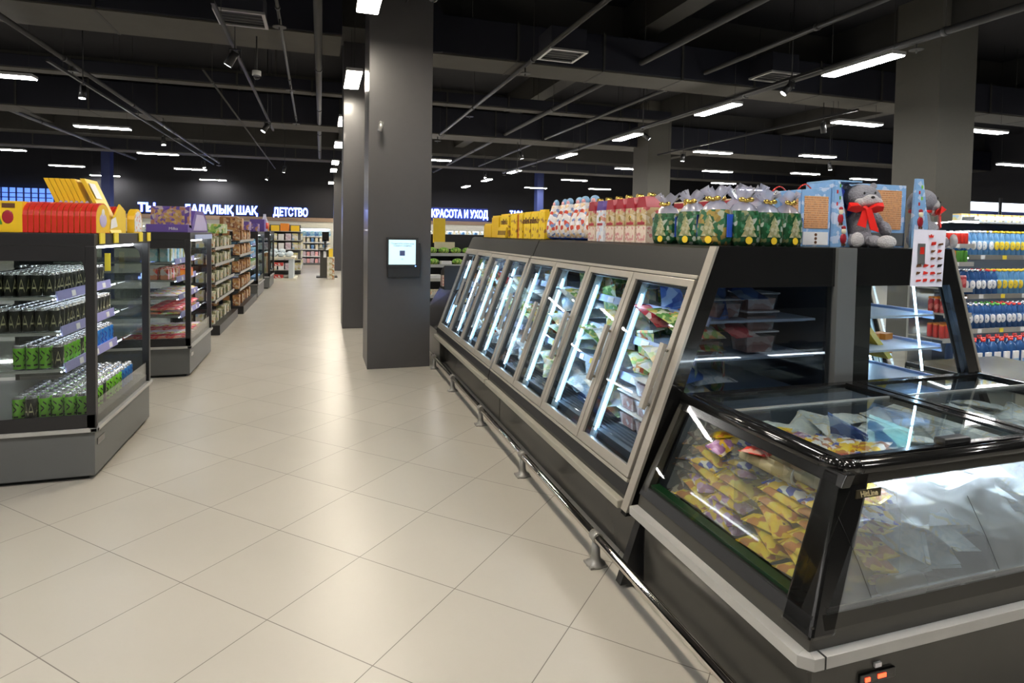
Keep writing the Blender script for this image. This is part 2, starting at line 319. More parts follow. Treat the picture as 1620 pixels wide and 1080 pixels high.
NTH = ['first', 'second', 'third', 'fourth', 'fifth', 'sixth', 'seventh', 'eighth', 'ninth', 'tenth', 'eleventh', 'twelfth', 'thirteenth', 'fourteenth', 'fifteenth', 'sixteenth', 'seventeenth', 'eighteenth', 'nineteenth', 'twentieth', 'twenty-first', 'twenty-second', 'twenty-third', 'twenty-fourth', 'twenty-fifth']
def st(name, mb, m, bevel=0): org(0, 0, 0); o = mb.build(name, m, bevel=bevel); o['kind'] = 'structure'; return o
# ================================================================== SETTING
XL, XR, YB, YF, ZC = -19.0, 26.0, -7.0, 33.2, 6.0
st('floor', B(XL-.2, XR+.2, YB-.2, YF+.2, -.1, 0), 'floor_tiles')
st('ceiling', B(XL-.2, XR+.2, YB-.2, YF+.2, ZC, ZC+.2), 'ceiling_paint')
st('wall_left', B(XL-.2, XL, YB, YF, 0, ZC), 'wall_dark'); st('wall_right', B(XR, XR+.2, YB, YF, 0, ZC), 'wall_dark')
st('wall_rear', B(XL, XR, YB-.2, YB, 0, ZC), 'wall_dark')
st('wall_back', B(XL, XR, YF, YF+.2, 0, 2.2, 0).box(XL, XR, YF, YF+.2, 2.2, ZC, 1), ['wall_cream', 'wall_dark'])
st('trim_1', B(XL, XR, YF-.05, YF, 2.2, 2.4), 'wood_trim')
def pillar(x0, x1, y0, y1, m='pillar_panel', m2=None, z1=ZC):
    mb = B(x0, x1, y0, y1, 0, z1, 0)
    return st('pillar', mb, m, .006)
P1 = pillar(.56, 1.35, 7.76, 8.55)
tag(P1, 'large dark grey square pillar carrying a lit touch screen beside the freezers')
tag(pillar(.37, 1.12, 11.15, 11.9), 'dark grey pillar directly behind the one with the screen'); tag(pillar(.53, 1.3, 27.6, 28.4), 'farthest dark pillar at the end of the aisle')
tag(pillar(10.0, 10.85, 7.7, 8.55, 'pillar_paint'), 'wide grey brown pillar behind the bottled water shelves')
tag(pillar(9.8, 10.62, 17.0, 17.95, 'pillar_paint'), 'grey brown pillar far behind the freezer island'); tag(pillar(10.8, 11.15, 30, 30.5, 'wall_led_blue'), 'bluish pillar far behind the yellow boxes')  # bluish pillar: blue LED light is painted into its colour
tag(pillar(-9.25, -8.9, 31.2, 31.7, 'wall_led_blue'), 'bluish pillar far back above the left coolers')  # LED glow on this pillar is likewise put into its blue colour
# beams of the hall and their fascia
st('beam', B(XL, XR, 10.35, 11.4, 5.05, ZC), 'beam_paint'); st('beam', B(XL, XR, 18.0, 19.2, 5.1, ZC), 'beam_paint')
st('beam', B(XL, XR, 25.6, 26.6, 5.1, ZC), 'beam_paint'); st('beam', B(XL, XR, 2.0, 3.0, 5.05, ZC), 'beam_paint')
for x in (-9.2, .85, 5.6, 10.4, 15.6): st('beam', B(x-.2, x+.2, YB, YF, 5.4, ZC), 'beam_paint')
def top_at(x, y, hx=.6, hy=.1):
    """underside of what a lamp at x, y can hang from"""
    z = ZC
    for x0, x1, y0, y1, zz in ((XL, XR, 10.35, 11.4, 5.05), (XL, XR, 18, 19.2, 5.1), (XL, XR, 25.6, 26.6, 5.1), (XL, XR, 2, 3, 5.05), (-16, .3, 9.75, 10.85, 4.695), (1.5, 20, 9.5, 10.3, 4.525),
        (XL, XR, 17.7, 18.7, 4.625), (XL, XR, 26.55, 27.45, 4.675), (-14, 9, 14.43, 14.77, 4.825))+tuple((q-.2, q+.2, YB, YF, 5.4) for q in (-9.2, .85, 5.6, 10.4, 15.6)):
        if x+hx > x0 and x-hx < x1 and y+hy > y0 and y-hy < y1: z = min(z, zz)
    return z
def duct(y, x0, x1, z0=4.6, z1=5.3, wd=.75, lab=''):
    o = thing('air_duct', ((x0+x1)/2, y, z0), lab, 'duct', 'air ducts under the ceiling')
    B(x0, x1, y-wd/2, y+wd/2, z0, z1).build('duct_body', 'duct_paint', o, .02)
    B(x0+.01, x1-.01, y-wd/2+.01, y+wd/2-.01, z0-.025, z0).build('lit_underside_slab', 'lit_underside_tone', o)  # thin slab added to put the floor-lit underside tone into colour
    n = int((x1-x0)/1.5)
    for k in range(1, n):
        x = x0+(x1-x0)*k/n; B(x-.02, x+.02, y-wd/2-.02, y+wd/2+.02, z0-.03, z1+.02).build('flange', 'beam_paint', o)
    for k in range(0, n, 2):
        x = x0+(x1-x0)*(k+.5)/n
        for s in (-1, 1): MB().cyl((x, y+s*(wd/2+.01), z1), (x, y+s*(wd/2+.01), ZC), .006, 6).build('hanger_rod', 'beam_paint', o)
    return o
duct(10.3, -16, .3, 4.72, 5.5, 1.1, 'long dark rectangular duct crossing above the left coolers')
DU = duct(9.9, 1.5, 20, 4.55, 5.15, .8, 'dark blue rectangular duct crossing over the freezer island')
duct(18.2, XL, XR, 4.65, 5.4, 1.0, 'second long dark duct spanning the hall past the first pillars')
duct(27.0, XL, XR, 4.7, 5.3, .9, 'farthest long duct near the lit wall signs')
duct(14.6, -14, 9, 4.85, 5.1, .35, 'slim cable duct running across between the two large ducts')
ORG[0] = DU.location.copy()
o = DU; MB().prism([(1.42, 4.5), (1.8, 4.55), (1.8, 5.15), (1.42, 5.6)], 'y', 9.45, 10.35).build('duct_elbow', 'duct_paint', o); MB().box(1.38, 1.44, 9.4, 10.4, 4.48, 5.62).build('flange', 'beam_paint', o)
def pipe(x, y0, y1, z, r, lab, heads=True, x2=None):
    x2 = x if x2 is None else x2
    o = thing('sprinkler_pipe' if heads else 'ceiling_pipe', (x, y0, z), lab, 'pipe', 'pipes under the ceiling')
    MB().cyl((x, y0, z), (x2, y1, z), r, 10).build('pipe_run', 'pipe_paint', o)
    k = 0; y = y0+1.0
    while y < y1:
        xx = x+(x2-x)*(y-y0)/(y1-y0)
        MB().cyl((xx, y, z), (xx, y, max(z+.02, top_at(xx, y, .001, .001))), .005, 6).build('hanger_rod', 'beam_paint', o); MB().cyl((xx, y-.03, z), (xx, y+.03, z), r+.012, 10).build('clamp', 'pipe_paint', o)
        if heads: MB().cyl((xx, y+.4, z-.13), (xx, y+.4, z-.12), .09, 14).cyl((xx, y+.4, z-.17), (xx, y+.4, z), .012, 8).build('sprinkler_head', 'pipe_paint', o)
        y += 3.9
    return o
pipe(3.17, 4.2, 17, 4.48, .035, 'thin sprinkler pipe with round discs above the island', True)
pipe(5.3, 1, 30, 4.75, .055, 'thick pipe running away over the right side of the island', False)
pipe(-.05, 3, 26, 4.7, .06, 'thick pipe running away above the middle of the aisle', False)
pipe(-.5, 3.6, 17, 4.6, .022, 'thin sprinkler pipe above the aisle beside the thick one', True, -.62)
pipe(6.6, 2, 26, 4.7, .04, 'mid pipe over the row of tilted lamps', False)
pipe(7.72, 1, 26, 4.46, .05, 'thick pipe running above the bottled water shelves', True)
pipe(-4.05, 7, 28, 4.5, .04, 'pipe running away above the left coolers', True); pipe(-7.6, 8, 30, 4.7, .05, 'pipe at far left under the ceiling', False)
pipe(-2.0, 12, 30, 4.55, .02, 'thin conduit above the left shelving units', False); pipe(1.0, 2, 7.7, 4.6, .02, 'thin conduit running to the top of the first pillar', False)
# ------------------------------------------------------------------ ceiling lamps
class LampKind:
    def __init__(s, lens):
        s.lens = lens; s.k = {}
    def put(s, loc, rot, label, group):
        d = (0, .5) if rot[2] else (.5, 0); h = tuple(round(top_at(loc[0]+q*d[0], loc[1]+q*d[1], .004, .004)-loc[2], 3) for q in (-1, 1))
        if h not in s.k:
            o = thing('linear_lamp', (0, 0, 0), '', 'lamp', proto=True)
            B(-.58, .58, -.12, .12, .012, .06).build('housing', 'lamp_housing', o, .006); B(-.565, .565, -.11, .11, 0, .012).build('diffuser', s.lens, o)
            for q in (-1, 1): MB().cyl((q*.5, 0, .06), (q*.5, 0, h[(q+1)//2]), .003, 5).build('suspension_wire', 'black', o)
            s.k[h] = Kind(o)
        return s.k[h].put(loc, rot, label, group)
lk = LampKind('led_lens'); lw = LampKind('warm_lens')
ZL = 4.1
def lrow(K, x, ys, rz, what, grp):
    for i, y in enumerate(ys): K.put((x, y, ZL), (0, 0, rz), '%s linear lamp in row %s' % (ORD[i], what), grp)
lrow(lw, .47, [2.2, 6.3, 9.98, 13.8, 17.55, 22.1, 24.95, 31.4], PI/2, 'hung above the aisle beside the pillars', 'lamps above the aisle')
lrow(lk, 7.03, [2.8, 6.55, 9.71, 13.2, 17.0, 22.2, 26.2, 30.3], PI/2, 'lengthwise over the freezer island', 'lamps over the island')
lrow(lk, -4.98, [1.6, 6.7, 11.8, 16.97, 22.15, 27.25, 32.6], 0, 'crossing above the left coolers', 'lamps above the left coolers')
lrow(lk, -9.5, [7.6, 12.9, 18.1, 23.15, 28.19, 32.6], 0, 'crossing second from the left wall', 'lamps second row from the left wall')
lrow(lk, -14.6, [12, 20, 28], 0, 'crossing next to the left wall', 'lamps by the left wall')
lrow(lk, 10.45, [4.9, 9.78, 14.58, 19.32, 24.33, 29.3], 0, 'crossing above the bottled water shelves', 'lamps above the water shelves')
lrow(lk, 13.6, [4.6, 9.43, 14.03, 18.66, 23.31, 28.36], 0, 'crossing third from the right wall', 'lamps third row from the right wall')
lrow(lk, 16.8, [8.5, 13.2, 17.9, 22.6, 28], 0, 'crossing second from the right wall', 'lamps second row from the right wall')
lrow(lk, 20.2, [8.5, 13.12, 18.5, 25], 0, 'crossing beside the right wall', 'lamps by the right wall')
lrow(lk, -1.8, [-2.5, 2.0], PI/2, 'hung above the entrance to the aisle', 'lamps above the aisle entrance'); lrow(lk, 3.6, [-2.5, 1.0], PI/2, 'hung above the near end of the island', 'lamps at the near end of the island')
lrow(lk, 3.5, [19.8, 24.8, 29.6], 0, 'crossing beyond the far end of the island', 'lamps beyond the island')
# track spots
class SpotKind:
    def __init__(s): s.k = {}
    def put(s, loc, rot, label, group):
        h = round(top_at(loc[0], loc[1], .001, .001)-loc[2], 3)
        if h not in s.k:
            o = thing('track_spotlight', (0, 0, 0), '', 'spotlight', proto=True)
            MB().cyl((0, 0, .05), (0, 0, h), .008, 8).build('drop_rod', 'black_satin', o)
            q = MB().cyl((0, 0, .02), (0, 0, -.19), .052, 16, r1=.058).build('spot_head', 'black_satin', o); MB().cyl((0, 0, -.188), (0, 0, -.193), .047, 16).build('spot_lens', 'spot_lens', q)
            MB().box(-.075, .075, -.012, .012, .045, .06).box(-.075, -.062, -.012, .012, -.06, .05).box(.062, .075, -.012, .012, -.06, .05).build('yoke', 'black_satin', o); s.k[h] = Kind(o)
        o = s.k[h].put(loc, (0, 0, rot[2]), label, group)
        for c in o.children:
            if c.name.startswith('spot_head'): c.rotation_euler = (rot[0], rot[1], 0)
        return o
sk = SpotKind()
for i, (x, y, z, rx, ry, lab) in enumerate([
    (-1.12, 9.1, 4.12, .25, .55, 'black spotlight tilted over the aisle nearest the square vent'), (-1.15, 14.8, 4.1, .2, .5, 'black spotlight over the aisle behind the tilted one'),
    (-3.9, 12.3, 4.12, 0, .15, 'small bright spotlight above the first left cooler'), (-3.95, 18.1, 4.1, .0, .2, 'small bright spotlight above the second left cooler'),
    (-4.0, 24.1, 4.1, 0, .2, 'small bright spotlight far above the left shelving'), (7.0, 7.8, 4.15, -.5, -.5, 'grey spotlight turned away between two tilted lamps'),
    (9.8, 10.0, 4.1, .2, .4, 'bright spotlight right of the grey turned spotlight'), (5.6, 17.1, 4.15, .3, 0, 'bright spotlight right of the first pillar'),
    (9.9, 15.2, 4.1, 0, .1, 'small spotlight hanging above the green gift bags'), (-1.3, 24.5, 4.1, .2, .2, 'small far spotlight left of the farthest pillar'),
    (-2.2, 28.5, 4.1, .1, .3, 'distant spotlight above the left lit sign'), (1.9, 26, 4.1, .1, .2, 'distant spotlight over the produce stand'),
    (4.2, 28, 4.1, .1, .2, 'distant spotlight above the right lit sign'), (6.1, 23, 4.1, .2, 0, 'distant spotlight above the yellow candy boxes'),
    (14.5, 14.5, 4.0, .1, .1, 'spotlight beyond the right pillar, upper of two'), (7.4, 13.1, 4.2, .9, .4, 'dark spotlight swung sideways above the island')]):
    sk.put((x, y, z), (rx, ry, i*.7), lab, 'track spotlights')
for x, y0, y1, lab in ((-1.15, 7.5, 16.5, 'black lighting track above the aisle'), (-3.95, 11, 26, 'black lighting track above the left coolers'), (7.0, 7.2, 14, 'black lighting track above the island'), (9.85, 9.2, 16.5, 'black lighting track left of the right pillar')):
    org(x, y0, 4.24); o = thing('lighting_track', (x, y0, 4.24), lab, 'lighting track', 'lighting tracks'); B(x-.02, x+.02, y0, y1, 4.22, 4.26).build('track_rail', 'black_satin', o)
    for q in range(3): yq = y0+.6+(y1-y0-1.2)*q/2; MB().cyl((x, yq, 4.26), (x, yq, top_at(x, yq, .02, .02)), .004, 6).build('suspension_rod', 'black_satin', o)
def vent(x, y, z, lab):
    o = thing('ceiling_vent', (x, y, z), lab, 'vent', 'square ceiling vents')
    MB().box(x-.28, x+.28, y-.28, y+.28, z, z+.32).build('vent_box', 'duct_paint', o, .01)
    mb = MB(); [mb.box(x-.3, x+.3, y+d, y+d+.04, z-.03, z) for d in (-.3, .26)]; [mb.box(x+d, x+d+.04, y-.26, y+.26, z-.03, z) for d in (-.3, .26)]; mb.build('vent_frame', 'aluminium', o)
    mb = MB(); [mb.box(x-.26, x+.26, y-.22+k*.11, y-.19+k*.11, z-.02, z-.012) for k in range(5)]; mb.build('vent_blades', 'pipe_paint', o)
vent(-.98, 8.6, 4.45, 'square air vent above the tilted aisle spotlight'); vent(3.45, 8.6, 4.45, 'square air vent above the thin sprinkler pipe'); vent(-3.7, 7.9, 4.5, 'square air vent at upper left beside the near lamp'); vent(7.6, 8.9, 4.6, 'dark square air vent near the tilted lamps')
def dome(x, y, z, lab, zt=None):
    o = thing('security_camera', (x, y, z), lab, 'camera', 'dome security cameras')
    MB().cyl((x, y, z), (x, y, z+.07), .065, 16).build('camera_housing', 'white' if y > 9 else 'black_satin', o)
    MB().ell((x, y, z-.005), (.055, .055, .06), 14, 8).build('camera_dome', 'dome', o)
    MB().cyl((x, y, z+.07), (x, y, zt or top_at(x, y, .001, .001)), .012, 8).build('camera_pole', 'pipe_paint', o)
dome(1.04, 6.0, 4.05, 'clear dome camera hanging at top edge beside the first pillar'); dome(-.95, 10.2, 4.1, 'dark dome camera hanging right of the tilted spotlight'); dome(5.9, 18.3, 3.7, 'small dome camera on a pole right of the first pillar')
o = thing('security_camera', (.68, 7.72, 2.98), 'small bullet camera on a bracket high on the first pillar', 'camera')
MB().cyl((.70, 7.76, 3.1), (.70, 7.6, 3.06), .012, 8).build('bracket', 'white', o); MB().cyl((.70, 7.6, 3.07), (.68, 7.6, 2.96), .028, 12).build('camera_body', 'aluminium', o)
# ================================================================== signs
def sign(body, x, y, z, size, lab, sx=1.0, board=None):
    o = thing('illuminated_sign', (x, y, z), lab, 'sign', 'lit sign letters on the dark walls')
    text('halo_letters', body, size, 'sign_blue', o, (x, y+.018, z), (PI/2, 0, 0), .015, sx, .026)
    text('letters', body, size, 'sign_white', o, (x, y, z), (PI/2, 0, 0), .02, sx, .008)
    if board: B(*board).build('backboard', 'wall_led_blue', o)
    return o
sign('ДЕТСТВО', -1.47, 33.17, 2.64, .56, 'white glowing Cyrillic wall sign reading ДЕТСТВО', .62)
sign('БАЛАЛЫҚ ШАҚ', -4.68, 33.17, 2.67, .56, 'white glowing Kazakh wall sign reading БАЛАЛЫҚ ШАҚ', .76)
sign('КРАСОТА И УХОД', 7.38, 33.13, 2.78, .58, 'white glowing wall sign reading КРАСОТА И УХОД right of the pillar', .62, (5.8, 8.98, 33.17, 33.2, 2.35, 3.15))
sign('ТЫ', -7.95, 33.17, 2.7, .56, 'lit letters ТЫ just right of the red gift boxes', .9)
sign('ТАЗА', 10.7, 33.17, 2.85, .5, 'partly hidden lit letters behind the candy boxes', .62)
# lit shop front far left, light bands far right
o = thing('lit_grid_window', (-13.6, 33, 3.2), 'blue lit grid window far left above the cooler', 'window display')
B(-15.9, -11.7, 33.0, 33.1, 2.55, 3.45).build('lit_panel', 'blue_window', o)
mb = MB(); [mb.box(-15.9+k*.28, -15.84+k*.28, 32.97, 33.0, 2.55, 3.45) for k in range(15)]; [mb.box(-15.9, -11.7, 32.96, 32.99, 2.6+k*.2, 2.64+k*.2) for k in range(4)]; mb.build('grid', 'navy', o)
o = thing('lit_display_band', (19.5, 12.4, 2.2), 'bright white and blue lit band beyond the water shelves', 'light display')
B(16.4, 24, 12.3, 12.4, 2.62, 2.86).build('white_band', 'white_window', o); B(16.4, 24, 12.32, 12.42, 2.36, 2.6).build('blue_backing', 'wall_led_blue', o)
MB().prism([(16.5, 2.22), (18.2, 2.22), (17.7, 2.5), (16.5, 2.5)], 'y', 12.25, 12.35).build('blue_panel', 'cyan_window', o); B(16.4, 24, 12.4, 12.5, 0, 2.3).build('lower_panel', 'wall_led_blue', o); MB().cyl((18.35, 12.2, 0), (18.35, 12.2, 3.0), .04, 8).build('support_post', 'black_satin', o)
# pillar screen
o = thing('price_checker_screen', (.98, 7.7, 1.2), 'small lit touch screen mounted on the first pillar', 'screen')
B(.784, 1.18, 7.69, 7.73, 1.285, 1.665).build('bezel', 'black_satin', o, .006)
sp = B(.81, 1.145, 7.685, 7.69, 1.325, 1.635).build('screen', 'screen', o)
B(.80, 1.21, 7.70, 7.76, 1.16, 1.60).build('wall_mount', 'black_satin', o, .01)
text('screen_text', 'Поднесите штрих-код\nтовара к сканеру', .027, 'screen_ink', o, (.98, 7.683, 1.575), (PI/2, 0, 0), .0005)
mb = MB(); mb.box(.945, 1.01, 7.682, 7.685, 1.435, 1.5); mb.build('screen_icon', 'screen_ink', o); text('screen_note', '|||||', .02, 'screen_ink', o, (.978, 7.683, 1.395), (PI/2, 0, 0), .0005)
MB().ell((1.145, 7.685, 1.305), (.007, .004, .007), 8, 6).build('power_light', 'led_blue', o)
# ================================================================== FREEZER ISLAND
CX = 2.72; SL = .365
def front_x(z): return 1.479+(z-.5)*SL
ns = Vector((.939, 0, -.343)); sl = Vector((.343, 0, .939))
SM = Matrix(((sl.x, 0, ns.x, 1.479), (0, 1, 0, 0), (sl.z, 0, ns.z, .5), (0, 0, 0, 1)))   # (s, y, d) -> world
def smb(): m = MB(); m.M = SM; return m
def freezer(Y0, Y1, lab, near, goods):
    o = thing('glass_door_freezer', ((front_x(.5)+CX)/2 if XF[0] is None else 2*CX-(front_x(.5)+CX)/2, (Y0+Y1)/2, 0), lab, 'freezer', 'glass door freezers of the island')
    MB().box(1.56, CX-.005, Y0+.004, Y1-.004, .02, .36).build('plinth', 'charcoal', o, .004)
    MB().prism([(1.46, .36), (CX-.005, .36), (CX-.005, .50), (1.479-.015, .50), (1.445, .44)], 'y', Y0+.004, Y1-.004).build('lower_body', 'black_satin', o, .004)
    B(1.41, 1.46, Y0+.01, Y1-.01, .375, .415).build('bumper_strip', 'bumper_beige', o, .006)
    smb().box(-.005, .012, Y0+.01, Y1-.01, -.022, .01).build('sill_trim', 'champagne', o, .002)
    smb().box(1.075, 1.095, Y0+.01, Y1-.01, -.018, .01).build('head_trim', 'champagne', o, .002)
    zt = 1.685; xa = front_x(1.525); xb = front_x(zt)
    MB().prism([(xa-.004, 1.525), (xa+.3, 1.525), (CX-.005, 1.50), (CX-.005, zt), (xb+.03, zt), (xb, zt-.012)], 'y', Y0+.003, Y1-.003).build('canopy', 'charcoal_fascia', o, .003)
    MB().box(CX-.06, CX-.005, Y0+.01, Y1-.01, .5, 1.5).build('back_panel', 'liner_dark', o)
    MB().prism([(1.62, .50), (CX-.06, .50), (CX-.06, .56), (1.60, .56)], 'y', Y0+.01, Y1-.01).build('deck', 'liner_dark', o)
    n = 4; dw = (Y1-Y0-.03)/n
    for k in range(n):
        a = Y0+.015+k*dw+.004; b = a+dw-.008; f = .042
        d = smb().box(.015, .015+f+.01, a, b, -.02, .012).box(1.07-f, 1.07, a, b, -.02, .012).box(.015+f, 1.07-f+.01, a, a+f, -.02, .012).box(.015+f, 1.07-f+.01, b-f, b, -.02, .012).build('door', 'champagne', o, .004)
        smb().box(.06, 1.03, a+f-.004, b-f+.004, -.008, -.004).build('door_glass', 'door_glass', d)
        m = smb().box(.05, .065, a+f-.006, b-f+.006, -.004, .03).box(1.02, 1.04, a+f-.006, b-f+.006, -.004, .03).box(.05, 1.04, a+f-.006, a+f+.004, -.004, .03).box(.05, 1.04, b-f-.004, b-f+.006, -.004, .03); m.build('door_seal', 'black', d)
        h = smb(); h.box(.36, .71, a+.008, a+.044, -.066, -.042); h.cyl((.39, a+.026, -.02), (.39, a+.026, -.052), .008, 8); h.cyl((.68, a+.026, -.02), (.68, a+.026, -.052), .008, 8)
        h.build('door_handle', 'champagne', d, .002)
        t = smb(); t.box(.03, 1.06, b+.012, min(b+.11, Y1-.004), .098, .112); t.build('mullion', 'mullion_teal', o)
        t = smb(); t.cyl((.09, min(b, Y1-.02), .082), (.96, min(b, Y1-.02), .082), .0055, 8); t.build('light_tube', 'tube', o)
    B(1.92, CX-.06, Y0+.02, Y1-.02, 1.495, 1.5).build('canopy_lining', 'liner', o)
    for z in SH[1:]:
        x = sx_(z)
        s = MB().box(x, CX-.1, Y0+.03, Y1-.03, z-.02, z-.008)
        for q in range(int((Y1-Y0)/.3)): s.box(x, CX-.1, Y0+.1+q*.3, Y0+.115+q*.3, z-.035, z-.02)
        s = s.build('shelf', 'shelf_blue', o)
        MB().prism([(x-.012, z-.035), (x-.004, z-.038), (x+.012, z+.008), (x+.004, z+.011)], 'y', Y0+.03, Y1-.03).build('price_rail', 'price_rail', s)
        mb = MB(); rnd = random.Random(int(z*100)); y = Y0+.1
        while y < Y1-.12:
            wd = rnd.choice((.05, .07, .09)); mb.prism([(x-.016, z-.03), (x-.013, z-.031), (x-.0005, z+.003), (x-.004, z+.004)], 'y', y, y+wd, rnd.choice((0, 0, 0, 1))); y += rnd.uniform(.13, .26)
        mb.build('price_tags', ['tag_white', 'tag_yellow'], s)
    mb = MB(); [mb.box(1.64+k*.03, 1.652+k*.03, Y0+.04, Y1-.04, .565, .575) for k in range(8)]; mb.build('deck_grille', 'liner_dark', o)
    MB().box(1.6, CX-.1, Y0+.05, Y1-.05, 0, .02).build('feet', 'black', o)
    return o
SH = [.58, .885, 1.10, 1.30]
def sx_(z): return front_x(z)+.16
FN = freezer(2.65, 5.235, 'near dark freezer section with four slanted glass doors full of frozen bags', True, None)
FF = freezer(5.245, 7.82, 'far dark freezer section with four slanted glass doors seen beside the pillar', False, None)
# kick panel with controls
org(1.5, 4.99, .25); 
B(1.553, 1.565, 4.95, 5.03, .24, .30).build('freezer_thermostat', 'black'); tag(bpy.data.objects['freezer_thermostat'], 'small black thermostat display in the freezer kick panel', 'display')
XF[0] = lambda p: (2*CX-p[0], p[1], p[2])
FB = freezer(2.65, 5.235, 'freezer section on the far side of the island, glimpsed through its right end window', False, None)
FB2 = freezer(5.245, 7.82, 'second freezer section on the far side of the island', False, None)
XF[0] = None
# end wall of the island: dark glass with black border and centre post
o = thing('island_end_screen', (CX, 2.62, 0), 'black A-shaped island end wall with two dark windows and a grey centre bar', 'freezer end panel')
def mir(pts): return [(2*CX-x, z) for x, z in pts]
y0, y1 = 2.60, 2.648
TL = [(front_x(1.685), 1.685), (CX-.05, 1.685), (CX-.05, 1.475), (front_x(1.475)+.085, 1.475)]
for fl, nm in ((lambda p: p, 'a'), (mir, 'b')):
    MB().prism(fl(TL), 'y', y0, y1).build('end_header', 'black_gloss', o)
    MB().prism(fl([(front_x(.36)-.005, .36), (front_x(.36)+.09, .36), (front_x(1.475)+.085, 1.475), (front_x(1.685), 1.685)]), 'y', y0, y1).build('end_border', 'black_gloss', o)
    MB().prism(fl([(front_x(.02)+.1, .02), (CX-.05, .02), (CX-.05, .93), (front_x(.93)+.08, .93)]), 'y', y0, y1).build('end_base', 'black_satin', o)
    MB().prism(fl([(front_x(.93)+.08, .93), (CX-.05, .93), (CX-.05, 1.475), (front_x(1.475)+.085, 1.475)]), 'y', y0+.015, y0+.021).build('end_glass', 'dark_glass' if nm == 'a' else 'side_glass', o)
    MB().prism(fl([(front_x(.38)-.012, .38), (front_x(.38)+.004, .38), (front_x(1.685)+.004, 1.685), (front_x(1.685)-.012, 1.685)]), 'y', y0-.004, y1+.004).build('edge_trim', 'champagne', o)
B(CX-.055, CX+.075, y0-.02, y1, .9, 1.685).build('centre_bar', 'cooler_grey', o, .003)
B(CX+.12, CX+.25, y1-.01, y1, .93, 1.475).build('inner_border', 'black_satin', o)
ORG[0] = FB.location.copy(); MB().cyl((3.36, 2.70, 1.47), (3.46, 2.70, .95), .006, 8).build('light_tube', 'tube', FB); ORG[0] = o.location.copy()
# tall post behind
# ------------------------------------------------------------------ head freezer (two lids)
HX0, HX1, HY0, HY1 = 1.43, 2*CX-1.43, 1.453, 2.575
o = thing('chest_freezer', (CX, 2.0, 0), 'black glass-sided chest freezer closing the near end of the island', 'freezer')
B(HX0+.08, HX1-.08, HY0+.07, HY1, .03, .36).build('plinth', 'charcoal', o, .015)
mb = MB()
def ring(xi0, yi0, z): return [(xi0, yi0, z), (2*CX-xi0, yi0, z), (2*CX-xi0, HY1, z), (xi0, HY1, z)]
def slabs(mb, z0, z1, x0, x1, y0_, y1_, m=0):   # frustum band: outer x from x0 (z0) to x1 (z1), outer y from y0_ to y1_
    return mb.hexa(ring(x0, y0_, z0)+ring(x1, y1_, z1), m)
def cxz(z): return HX0+.01+(z-.4)*.5
def cyz(z): return HY0+.01+(z-.4)*.27
slabs(MB(), .36, .50, HX0+.03, cxz(.50), HY0+.03, cyz(.50)).build('lower_rim', 'charcoal', o, .006)
mb = MB()     # bumper: band round three sides with chamfered corners
c = .035; pts = [(HX0, HY1), (HX0, HY0+c), (HX0+c, HY0), (2*CX-HX0-c, HY0), (2*CX-HX0, HY0+c), (2*CX-HX0, HY1)]; ins = [(HX0+.05, HY1), (HX0+.05, HY0+c+.02), (HX0+c+.02, HY0+.05), (2*CX-HX0-c-.02, HY0+.05), (2*CX-HX0-.05, HY0+c+.02), (2*CX-HX0-.05, HY1)]
for a, b, cc, d in zip(pts, pts[1:], ins, ins[1:]):
    mb.hexa([(*a, .385), (*b, .385), (*d, .385), (*cc, .385), (*a, .425), (*b, .425), (*d, .425), (*cc, .425)])
mb.build('bumper_band', 'bumper_light', o, .002)
B(1.505, 1.511, HY0-.001, HY0+.05, .383, .427).build('bumper_joint', 'black', o)
# side frames (left and right), slanted
def quadbar(mb, pa, pb, w_, t, side):
    pass
for fl in (lambda p: p, lambda p: (2*CX-p[0], p[1], p[2])):
    def band(z0, z1, ya, yb, za=None, t=.04):   # part of slanted side wall between heights
        return [fl(q) for q in ((cxz(z0), ya, z0), (cxz(z0)+t, ya, z0), (cxz(z0)+t, yb, z0), (cxz(z0), yb, z0), (cxz(z1), ya, z1), (cxz(z1)+t, ya, z1), (cxz(z1)+t, yb, z1), (cxz(z1), yb, z1))]
    MB().hexa(band(.48, .525, HY0+.05, HY1)).build('side_sill', 'black_satin', o, .003)
    MB().hexa(band(.885, .93, HY0+.13, HY1)).build('side_head', 'black_gloss', o, .003)
    MB().hexa([fl(q) for q in ((cxz(.5), 2.525, .5), (cxz(.5)+.04, 2.525, .5), (cxz(.5)+.04, HY1, .5), (cxz(.5), HY1, .5), (cxz(.91), 2.545, .91), (cxz(.91)+.04, 2.545, .91), (cxz(.91)+.04, HY1, .91), (cxz(.91), HY1, .91))]).build('side_post', 'charcoal', o, .003)
    MB().hexa(band(.52, .89, HY0+.1, 2.54, t=.006)).build('side_glass', 'side_glass', o)
    # corner post
    q = .105
    cp = [fl(p) for p in ((cxz(.46), cyz(.46), .46), (cxz(.46)+q, cyz(.46), .46), (cxz(.46)+q-.02, cyz(.46)+.05, .46), (cxz(.46)+.05, cyz(.46)+q+.02, .46), (cxz(.46), cyz(.46)+q+.03, .46))]
    ct = [fl(p) for p in ((cxz(.93), cyz(.93), .93), (cxz(.93)+.14, cyz(.93), .93), (cxz(.93)+.12, cyz(.93)+.05, .93), (cxz(.93)+.05, cyz(.93)+.07, .93), (cxz(.93), cyz(.93)+.08, .93))]
    MB().add(cp+ct, [(0, 1, 6, 5), (1, 2, 7, 6), (2, 3, 8, 7), (3, 4, 9, 8), (4, 0, 5, 9), (0, 4, 3, 2, 1), (5, 6, 7, 8, 9)]).build('corner_post', 'black_gloss', o, .012)
